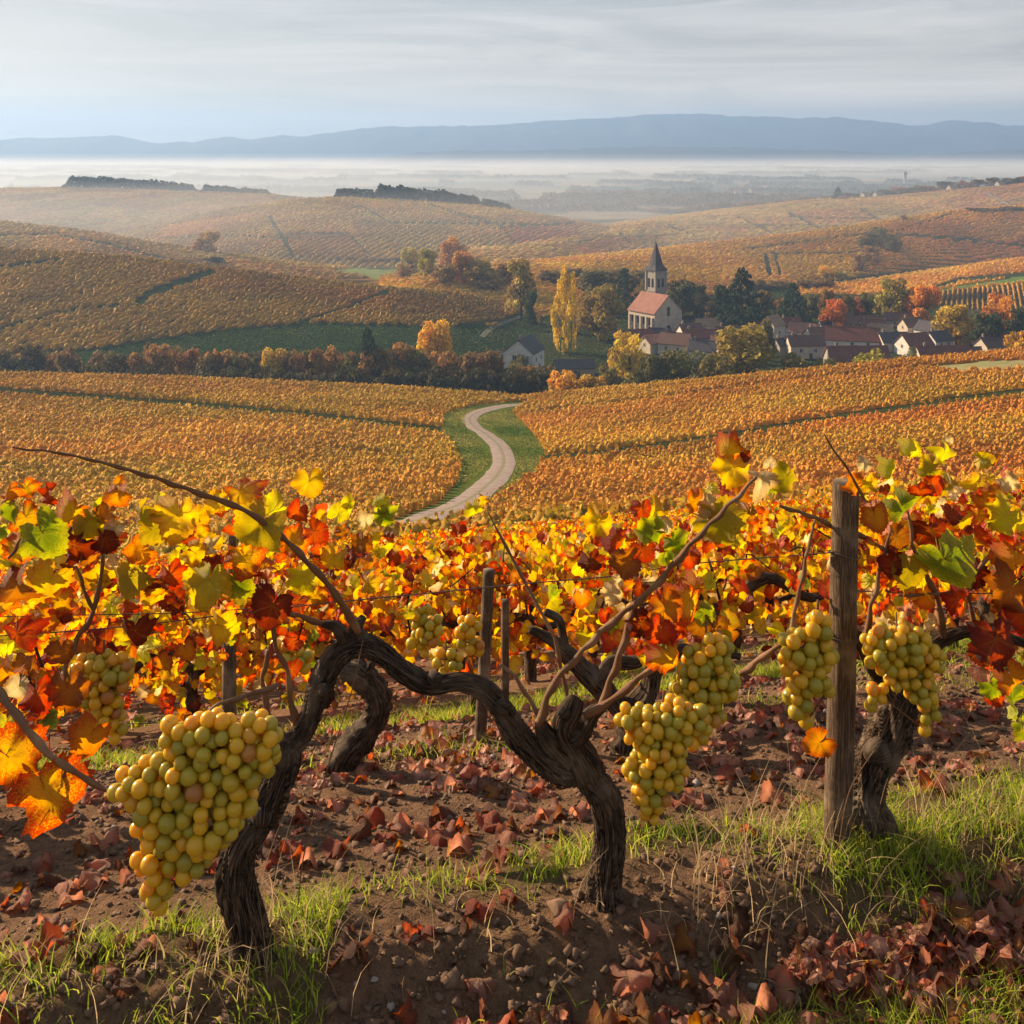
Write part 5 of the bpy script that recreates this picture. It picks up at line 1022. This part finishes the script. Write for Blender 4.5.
# ------------------------------------------------------------------ post and wires
def px_post(name, label, xt, yt, xb, yb, w, Yb, group=None, seed=0, mt='post', sq=1):
    b = P(xb, yb, Yb); b.z = g1(b.x, b.y)-.12; t = P(xt, yt, Yb); r = w/2/F*Yb
    pts = [b, b.lerp(t, .25), b.lerp(t, .5)+Vector((r*.06, 0, 0)), b.lerp(t, .75), t]
    V, q, f, bk = tube(pts, [r*1.04, r*1.02, r, r*.98, r*.97], 28, 14, .035, seed, .03)
    C0 = V-0; V[-1] = np.array(t)+np.array([0, 0, .001]); me = tubes_mesh(name, [(V, q, f, bk)], M[mt])
    root = thing(name, label, 'post', (b.x, b.y, b.z+.12), 0, group); o = adopt('shaft', me, root); return root
pr = px_post('wooden_post', 'thick weathered wooden post standing between two grape bunches', 846, 482, 836, 842, 27, YR(838)+.02)
for yy in (552, 636):
    Yp = YR(838)+.02; ring = [P(846-.028*(yy-482), yy, Yp)+Vector((.0365*math.cos(a), .0365*math.sin(a), .006*math.sin(a*2))) for a in np.linspace(0, 6.6, 20)]
    adopt('wire_tie', tubes_mesh('wire_tie', [tube(ring, [.0016]*20, 6, 3)], M['wire']), pr)
def wire(label, pts, r=.0013, dy=0):
    W = [P(x, y, YR(x)+dy+d) for x, y, d in pts]
    tag(link('trellis_wire', tubes_mesh('trellis_wire', [tube(W, [r]*len(W), 6, 8)], M['wire'])), label, 'wire')
wire('upper rusty wire running across the picture to the wooden post', [(-60, 640, .03), (120, 627, .03), (300, 606, .03), (430, 593, .03), (534, 583, .03), (624, 575, .03), (690, 564, .03), (840, 552, .0)])
wire('lower rusty wire crossing the leaves at the far left', [(-60, 727, .05), (60, 726, .05), (180, 722, .05), (300, 716, .05)], .001)
wire('thin wire just below the upper one at the left', [(-60, 618, .1), (80, 615, .1), (200, 612, .1), (330, 602, .1)], .001)
wire('wire leading right from the wooden post through red leaves', [(840, 590, 0), (900, 593, .02), (960, 594, .02), (1080, 590, .02)])

# ------------------------------------------------------------------ the rows behind
def mid_vine(seed, nl, top, pk, wide=.60):
    r = random.Random(seed); q = np.random.RandomState(seed); h = .34+.08*r.random(); L_ = []
    lean = r.uniform(-.1, .1); L_.append(tube([(0, 0, -.06), (lean*.6, .02, h*.35), (-lean*.5, 0, h*.7), (lean, 0, h)], [.042, .034, .03, .033], 12, 6, .35, seed, .25, 6))
    for s in (-1, 1):
        e = .40+.15*r.random(); L_.append(tube([(lean, 0, h-.02), (lean+s*e*.35, 0, h+.06+.05*r.random()), (lean+s*e*.7, .02, h+.02), (lean+s*e, 0, h+.09)], [.026, .021, .018, .011], 10, 5, .3, seed+s, .3, 5))
    K = []
    for i in range(7):
        x = -.5+i*.16+r.uniform(-.05, .05); K.append(tube([(x, 0, h+.03), (x+r.uniform(-.08, .08), r.uniform(-.05, .05), h+.2), (x+r.uniform(-.14, .14), r.uniform(-.1, .1), top-.05+r.uniform(-.1, .12))], [.0055, .0045, .0025], 6, 3))
    tk = tubes_mesh('trunk', L_+K, M['bark']); ck = None
    C = np.stack([q.uniform(-wide, wide, nl), q.normal(size=nl)*.10, h-.16+(top-h+.16)*(q.rand(nl)**.75)], -1); C[:, 2] += .05*np.sin(C[:, 0]*7+seed)
    random.seed(seed); Rm = np.array([np.array(leaf_frame(random.gauss(0, 50), random.uniform(0, 75), (random.gauss(0, .5), -1, .2))) for _ in range(nl)])
    fo = stamp_leaves('foliage', MID, C, Rm, (.027+.023*q.rand(nl)), [r.choice(PW[pk]) for _ in range(nl)])
    return tk, ck, fo
PW['gold'] = 'Y Y YG O YR P OL Y O R B YR D'.split(); PW['red'] = 'R R O YR D YR Y O OL B P'.split()
MV = {'sparse': [mid_vine(100+i, 230, .60, ['gold', 'mix', 'red'][i % 3]) for i in range(4)], 'full': [mid_vine(120+i, 430, .78, ['gold', 'gold', 'mix', 'red', 'mix', 'gold'][i]) for i in range(6)]}
ang = math.atan(.26); nv = 0
def put_vine(X, Y, kind, i, label, group, sc=1.0):
    tk, ck, fo = MV[kind][i % len(MV[kind])]; z = g1(X, Y)
    t = thing('grapevine', label, 'grapevine', (X, Y, z), ang+random.uniform(-.15, .15)+(math.pi if i % 2 else 0), group); t.scale = (sc,)*3
    link('trunk', tk, t); link('foliage', fo, t)
rest = []
for k in range(1, 23):
    s = 1.2*k; x = -30+random.random()
    while x < 30:
        X = x; Y = 2.36+.26*X+s; x += 1.12+random.uniform(-.08, .08)
        if Y < 2.8 or abs(X) > .49*Y+.5: continue
        ppx = 512+F*X/Y
        if k == 1 and 250 < ppx < 430 or k == 2 and 560 < ppx < 720: continue
        kind = 'sparse' if k <= 1 else 'full'; sc = {1: .85, 2: .85, 3: .95}.get(k, 1.06)
        lb = {1: 'low vine of thin foliage in the second row', 2: 'leafy vine in the third row'}.get(k, 'golden and red vine in the rows behind, receding downhill')
        gp = {1: 'vines of the second row', 2: 'vines of the third row'}.get(k, 'vines receding downhill')
        if nv < 294: put_vine(X, Y, kind, nv, lb, gp, sc); nv += 1
        else: rest.append((X, Y))
print('vines', nv, 'rest', len(rest))
if rest:
    V0, Ft0, Fq0, I0 = MID[0]; C = []
    for X, Y in rest:
        n = 150; a = RS.uniform(-.6, .6, n); C.append(np.stack([X+a, Y+.26*a+RS.normal(size=n)*.1, g1(X, Y)+.25+.6*RS.rand(n)], -1))
    C = np.vstack(C); n = len(C); Rm = np.array([np.array(leaf_frame(random.gauss(0, 50), random.uniform(0, 75))) for _ in range(400)])[RS.randint(400, size=n)]
    o = link('vine_rows', stamp_leaves('vine_rows', MID, C, Rm, .045+.02*RS.rand(n), [random.choice(PW['gold']) for _ in range(n)])); tag(o, 'golden vine rows at the far end of the near slope', 'vineyard', kind='stuff')
# two old vines seen through the gap
def back_vine(label, lst, Y, arms, kind=None):
    b = P(lst[0][0], lst[0][1], Y); b.z = g1(b.x, b.y); t = thing('grapevine', label, 'grapevine', b); off = (b.z-P(lst[0][0], lst[0][1], Y).z)
    def T(pts, sd): return tube([P(x, y, Y)+Vector((0, 0, off)) for x, y, r in pts], [r/F*Y for _, _, r in pts], 20, 9, .34, sd, .3, 6)
    adopt('trunk', tubes_mesh('trunk', [T([(lst[0][0], lst[0][1]+14, lst[0][2]*1.3)]+lst, 61)], M['bark']), t)
    for i, a in enumerate(arms): adopt('arm', tubes_mesh('arm', [T(a, 70+i)], M['bark']), t)
    return t
back_vine('hunched dark vine bending right behind the arching arm', [(344, 768, 17), (350, 748, 13), (368, 728, 12), (378, 708, 12), (374, 688, 13), (356, 672, 13), (342, 668, 10)], hit(344, 770, 3.0), [[(350, 672, 10), (338, 660, 8), (330, 650, 5)], [(374, 692, 8), (368, 674, 7), (372, 660, 4)]])
back_vine('black forked vine with two crooked arms in the middle distance', [(628, 748, 15), (630, 725, 12), (628, 705, 13)], hit(628, 750, 3.2), [[(626, 712, 12), (605, 690, 10), (588, 672, 9), (570, 655, 8), (553, 640, 6), (530, 628, 4)], [(630, 708, 12), (648, 690, 10), (655, 665, 9), (672, 650, 8), (698, 645, 6), (740, 655, 3)], [(598, 684, 8), (612, 662, 7), (640, 658, 6), (652, 628, 5)], [(565, 650, 6), (560, 620, 4), (545, 610, 3)]])
for nm, lb, xt, yt, xb, yb, w, Y in [('vineyard_stake', 'leaning grey stake in the second row left of centre', 489, 570, 478, 705, 12, 3.5), ('vineyard_stake', 'pale brown stake right of the leaning grey one', 505, 600, 505, 700, 8, 4.2), ('vineyard_stake', 'dark broad stake behind the left vine leaves', 230, 622, 227, 712, 14, 3.4),
        ('vineyard_stake', 'thin grey stake poking above the leaves at left centre', 319, 533, 320, 610, 8, 6.0), ('vineyard_stake', 'thin pale stake rising above golden leaves right of centre', 795, 513, 795, 600, 5, 8.0), ('vineyard_stake', 'short pale stake at the upper left of the near rows', 232, 534, 232, 600, 8, 5.6)]:
    px_post(nm, lb, xt, yt, xb, yb, w, Y, seed=int(xt))

# ------------------------------------------------------------------ ground litter, grass, stones
def scatter_on(n, X0, X1, s0, s1, dens=None):
    X = RS.uniform(X0, X1, n); s = RS.uniform(s0, s1, n); Y = 2.36+.26*X+s
    if dens is not None: k = RS.rand(n) < dens(X, s); X, Y = X[k], Y[k]
    return X, Y
def litter_d(X, s):
    n = fbm(X*2.2, s*3.0, 2, 71)
    front = np.exp(-((s+.33-.08*X)/.085)**2)*np.where(X > -.15, 1, .15)+.25*(s < -.1)*(X > -.6)
    return np.clip(np.where(s < -.08, front*1.5, np.where(s < .45, .10, np.where(s < 1.0, .8, .35)))*(.6+1.3*n), 0, 1)
X, Y = scatter_on(4200, -1.5, 1.8, -.55, 1.15, litter_d); d = np.abs((X)/(Y*.49)) < 1; X, Y = X[d], Y[d]
o_ = np.argsort(Y-.0*X); X, Y = X[o_], Y[o_]
fl = []
for i in range(len(X)):
    if all((X[i]-a)**2+(Y[i]-b)**2 > (.036)**2 for a, b in fl[-120:]): fl.append((X[i], Y[i]))
fl = fl[:298]; fk = 'F F FP FP FP FP FP FB FB FB F B'.split(); random.seed(3)
def ground_frame(x, y, steep):
    e = .03; n = Vector((g1(x-e, y)-g1(x+e, y), g1(x, y-e)-g1(x, y+e), 2*e)).normalized(); a = Vector((math.cos(steep), math.sin(steep), 0)); t = (a-n*a.dot(n)).normalized(); return Matrix((n.cross(t)*-1, t, n)).transposed()
for i, (x, y) in enumerate(fl):
    s = random.choice([random.uniform(.024, .036), random.uniform(.032, .052)]) if y-.26*x-2.36 < -.05 else random.uniform(.022, .045); z = g1(x, y)+s*(.30+.35*random.random()); m = Matrix.Rotation(random.gauss(0, .55), 3, 'X') @ ground_frame(x, y, random.random()*6.28)
    ob = link('fallen_leaf', leaf_mesh(CRUM, 'crum', i % len(CRUM), random.choice(fk))); M4 = m.to_4x4(); M4.translation = (x, y, z); ob.matrix_world = M4 @ Matrix.Scale(s, 4)
    tag(ob, 'crumpled reddish-brown vine leaf fallen on the soil', 'leaf', 'fallen leaves on the ground')
X, Y = scatter_on(9000, -4, 5, 1.0, 6.5, lambda X, s: np.clip(.35+.9*fbm(X*1.5, s*2.5, 2, 73), 0, 1)); k = np.abs(X/(Y*.5)) < 1
xf = RS.uniform(-.35, 1.5, 1500); sf = RS.normal(size=1500)*.06-.34+.06*xf; kf = (fbm(xf*3, sf*5, 2, 88) > -.05) & (sf < -.21)
X, Y = np.concatenate([X[k], RS.uniform(-1.2, 1.6, 500), xf[kf]]), np.concatenate([Y[k], RS.uniform(3.0, 3.6, 500), 2.36+.26*xf[kf]+sf[kf]]); n = len(X); Z = G(X, Y)+.014
fr = [Matrix.Rotation(random.gauss(0, .5), 3, 'X') @ Matrix.Rotation(random.random()*6.28, 3, 'Z') for _ in range(300)]; Rm = np.array([np.array(m) for m in fr])[RS.randint(300, size=n)]
o = link('leaf_litter', stamp_leaves('leaf_litter', [leaf_shape(90+i, nth=14, rings=2, curl=1.1, crumple=.4, teeth=.03, petiole=False) for i in range(4)], np.stack([X, Y, Z], -1), Rm, .018+.022*RS.rand(n)+.015*RS.rand(n)*(Y-.26*X < 2.3), [random.choice(fk) for _ in range(n)])); tag(o, 'litter of small dry red leaves between the rows', 'leaf litter', kind='stuff')

def blades(name, label, X, Y, h, w, colr, bend=.5, cat='grass', mt='grass', seg=3):
    n = len(X); Z = G(X, Y)-.004; a = RS.rand(n)*6.28; ln = np.stack([np.cos(a), np.sin(a), 0*a], -1); sd_ = np.stack([-np.sin(a), np.cos(a), 0*a], -1)
    tw = RS.rand(n)*6.28; sd_ = np.stack([np.cos(tw), np.sin(tw), 0*a], -1); b = bend*(.3+RS.rand(n)); B0 = np.stack([X, Y, Z], -1); rows = []
    for k in range(seg+1):
        f = k/seg; c = B0+ln*(b*h*f*f)[:, None]+np.array([0, 0, 1])*(h*(f-.25*b*f*f))[:, None]; ww = (w*(1-f)**.7+.0002)[:, None] if k < seg else 0*w[:, None]+.0001
        rows += [c-sd_*ww, c+sd_*ww]
    V = np.stack(rows, 1); m = V.shape[1]; base = (np.arange(n)*m)[:, None]; Fq = np.concatenate([base+np.array([2*k, 2*k+1, 2*k+3, 2*k+2]) for k in range(seg)], 0)
    o = link(name, mesh_np(name, V.reshape(-1, 3), Fq, [M[mt]], {'col': np.repeat(colr, m, 0)}, True)); tag(o, label, cat, kind='stuff')
def green(n):
    k = RS.rand(n, 1); c = np.where(k < .5, np.array([[.24, .34, .03]]), np.where(k < .85, np.array([[.42, .44, .04]]), np.array([[.50, .40, .14]]))); return c*(.7+.6*RS.rand(n, 1))
n = 520000; X = RS.uniform(-2.0, 2.4, n); s = -.7+RS.rand(n)**1.5*4.6; Y = 2.36+.26*X+s; g = grass_mask(X, Y); tuft = np.clip(vn(X*12, Y*12, 66)*1.8-.30, 0, 1)
k = (RS.rand(n) < g*g*.85*tuft) & (np.abs(X/(np.maximum(Y, .5)*.52)) < 1) & (Y > 1.5); X, Y, s = X[k], Y[k], s[k]; n = len(X); print('grass', n)
sc = 1+.0*s; blades('grass', 'short bright green grass growing in strips between the rows', X, Y, (.018+.055*RS.rand(n)**1.4), .0011+.0010*RS.rand(n)+.0004*np.maximum(s, 0), green(n), .8)
n = 1500; X = RS.uniform(-1.2, 1.6, n); s = RS.normal(size=n)*.10-.02; k = RS.rand(n) < np.clip(.05+1.2*(np.exp(-((X-.63)/.22)**2)+.8*np.exp(-((X+.52)/.14)**2)+.5*(X > .95)), 0, 1); X, s = X[k], s[k]; Y = 2.36+.26*X+s
n = len(X); blades('dry_grass', 'straw-coloured dry stalks rising around the post and trunks', X, Y, .05+.20*RS.rand(n)**2.2, .0008+.0006*RS.rand(n), np.array([[.50, .36, .20]])*(.6+.7*RS.rand(n, 1)), 1.0, 'dry grass', seg=4)
for i, (pts, lb) in enumerate([([(363, 640), (352, 690), (330, 760), (305, 850), (298, 905)], 'long pale tendril hanging from the arching arm'), ([(792, 740), (760, 690), (700, 740), (690, 800)], None), ([(898, 690), (880, 740), (850, 790), (838, 850)], 'pale dry stem hanging beside the right vine')]):
    if lb: tag(link('dry_stem', tubes_mesh('dry_stem', [tube([P(x, y, YR(x)-.05-.02*j) for j, (x, y) in enumerate(pts)], [.0012]*len(pts), 6, 8)], M['cane'])), lb, 'stem')
def turf(name, label, n, X0, X1, Y0, Y1, keep, sz, c1, c2):
    X = RS.uniform(X0, X1, n); Y = RS.uniform(Y0, Y1, n); Z = HT(X, Y); px = 512+F*X/Y; py = HY+(CH-Z)*F/Y; k = keep(px, py, X, Y); X, Y, Z = X[k], Y[k], Z[k]; n = len(X); m = np.clip(fbm(X/9, Y/9, 3, 81)+.5+.3*(RS.rand(n)-.5), 0, 1)[:, None]
    V, Q, C4 = leaf_quads(np.stack([X, Y, Z+sz*.12], -1), sz*(.5+RS.rand(n)), np.clip((np.array(c1)*(1-m)+np.array(c2)*m)*(.7+.6*RS.rand(n, 1)), .01, .9), .4)
    tag(link(name, mesh_np(name, V, Q, [M['grass']], {'col': C4})), label, 'grass', kind='stuff')
turf('meadow_grass', 'dark green meadow grass on the valley floor', 170000, -240, 300, 300, 620, lambda px, py, X, Y: (px > -60) & (px < 1090) & (which(px, Y) < 0) | inpoly(px, py, MEADOW_C), .7, (.028, .05, .012), (.085, .10, .03))
RP = [(392, 532), (425, 519), (455, 507), (480, 492), (497, 476), (504, 462), (500, 448), (488, 436), (473, 426), (470, 418), (482, 411), (505, 406), (528, 403)]
turf('verge_grass', 'mown green grass beside the winding road', 110000, -30, 12, 84, 262, lambda px, py, X, Y: inpoly(px, py, VERGE) & (pdist(px, py, RP) > np.interp(py, [405, 450, 530], [3, 11, 22])), .26, (.06, .12, .015), (.26, .24, .06))
# stones
SV, SF = ico(2, 's', None); M['stone'] = simple('pale_pebble', (.34, .28, .24), (.18, .15, .13), 14, .85, .3, .3); ST = []
for i in range(5):
    V = SV*(1+.22*(np.sin(SV[:, [0]]*3+i)*np.cos(SV[:, [1]]*2.5+i*2))+.08*np.random.RandomState(i).normal(size=(len(SV), 1)))*np.array([1, .8, .6]); ST.append(mesh_np('pebble', V, SF, [M['stone']], None, True))
for i in range(70):
    X = random.uniform(-1.1, 1.3); s = random.choice([random.uniform(-.35, .0), random.uniform(-.2, 0), random.uniform(.5, 1.0)]); Y = 2.36+.26*X+s; r_ = .004+.010*random.random()**3
    o = link('pebble', ST[i % 5], None, (X, Y, g1(X, Y)+r_*.25)); o.scale = (r_, r_, r_); o.rotation_euler = (0, 0, random.random()*6); tag(o, 'small pale pebble lying on the bare soil', 'pebble', 'pebbles on the soil')
n = 46000; X = RS.uniform(-2, 2.6, n); s = -.7+RS.rand(n)**1.2*3.2; Y = 2.36+.26*X+s; k = (np.abs(X/(np.maximum(Y, .5)*.52)) < 1) & (grass_mask(X, Y) < .6); X, Y = X[k], Y[k]; n = len(X)
IV, IF = ico(1, 's', None); s_ = Y-.26*X-2.36; r_ = .0018+.010*RS.rand(n)**6+.011*RS.rand(n)**5*(s_ > -.36)*(s_ < .03); V = IV[None]*(1+.5*RS.normal(size=(n, len(IV), 1)))*r_[:, None, None]*np.array([1, 1, .75])+np.stack([X, Y, G(X, Y)+r_*.2], -1)[:, None, :]
Fc = (IF[None]+(np.arange(n)*len(IV))[:, None, None]).reshape(-1, 3); M['clod'] = simple('soil_crumb', (.17, .10, .062), (.08, .048, .03), 40, .95, .2)
tag(link('soil_crumbs', mesh_np('soil_crumbs', V.reshape(-1, 3), Fc, [M['clod']])), 'crumbled soil and grit on the ground', 'soil', kind='stuff')
# twigs lying about
for i in range(46):
    X = random.uniform(-1.1, 1.3); Y = 2.36+.26*X+random.uniform(-.35, 1.0); a = random.random()*6.28; l = .03+.07*random.random(); pts = []
    for j in range(4):
        x = X+math.cos(a)*l*(j/3-.5); y = Y+math.sin(a)*l*(j/3-.5); pts.append((x, y, g1(x, y)+.003+.012*math.sin(j/3*3.14)*random.random())); a += random.gauss(0, .25)
    tag(link('twig', tubes_mesh('twig', [tube(pts, [.0013, .0012, .001, .0006], 5, 3)], M['cane'])), 'thin dry twig lying on the ground', 'twig', 'twigs on the ground')
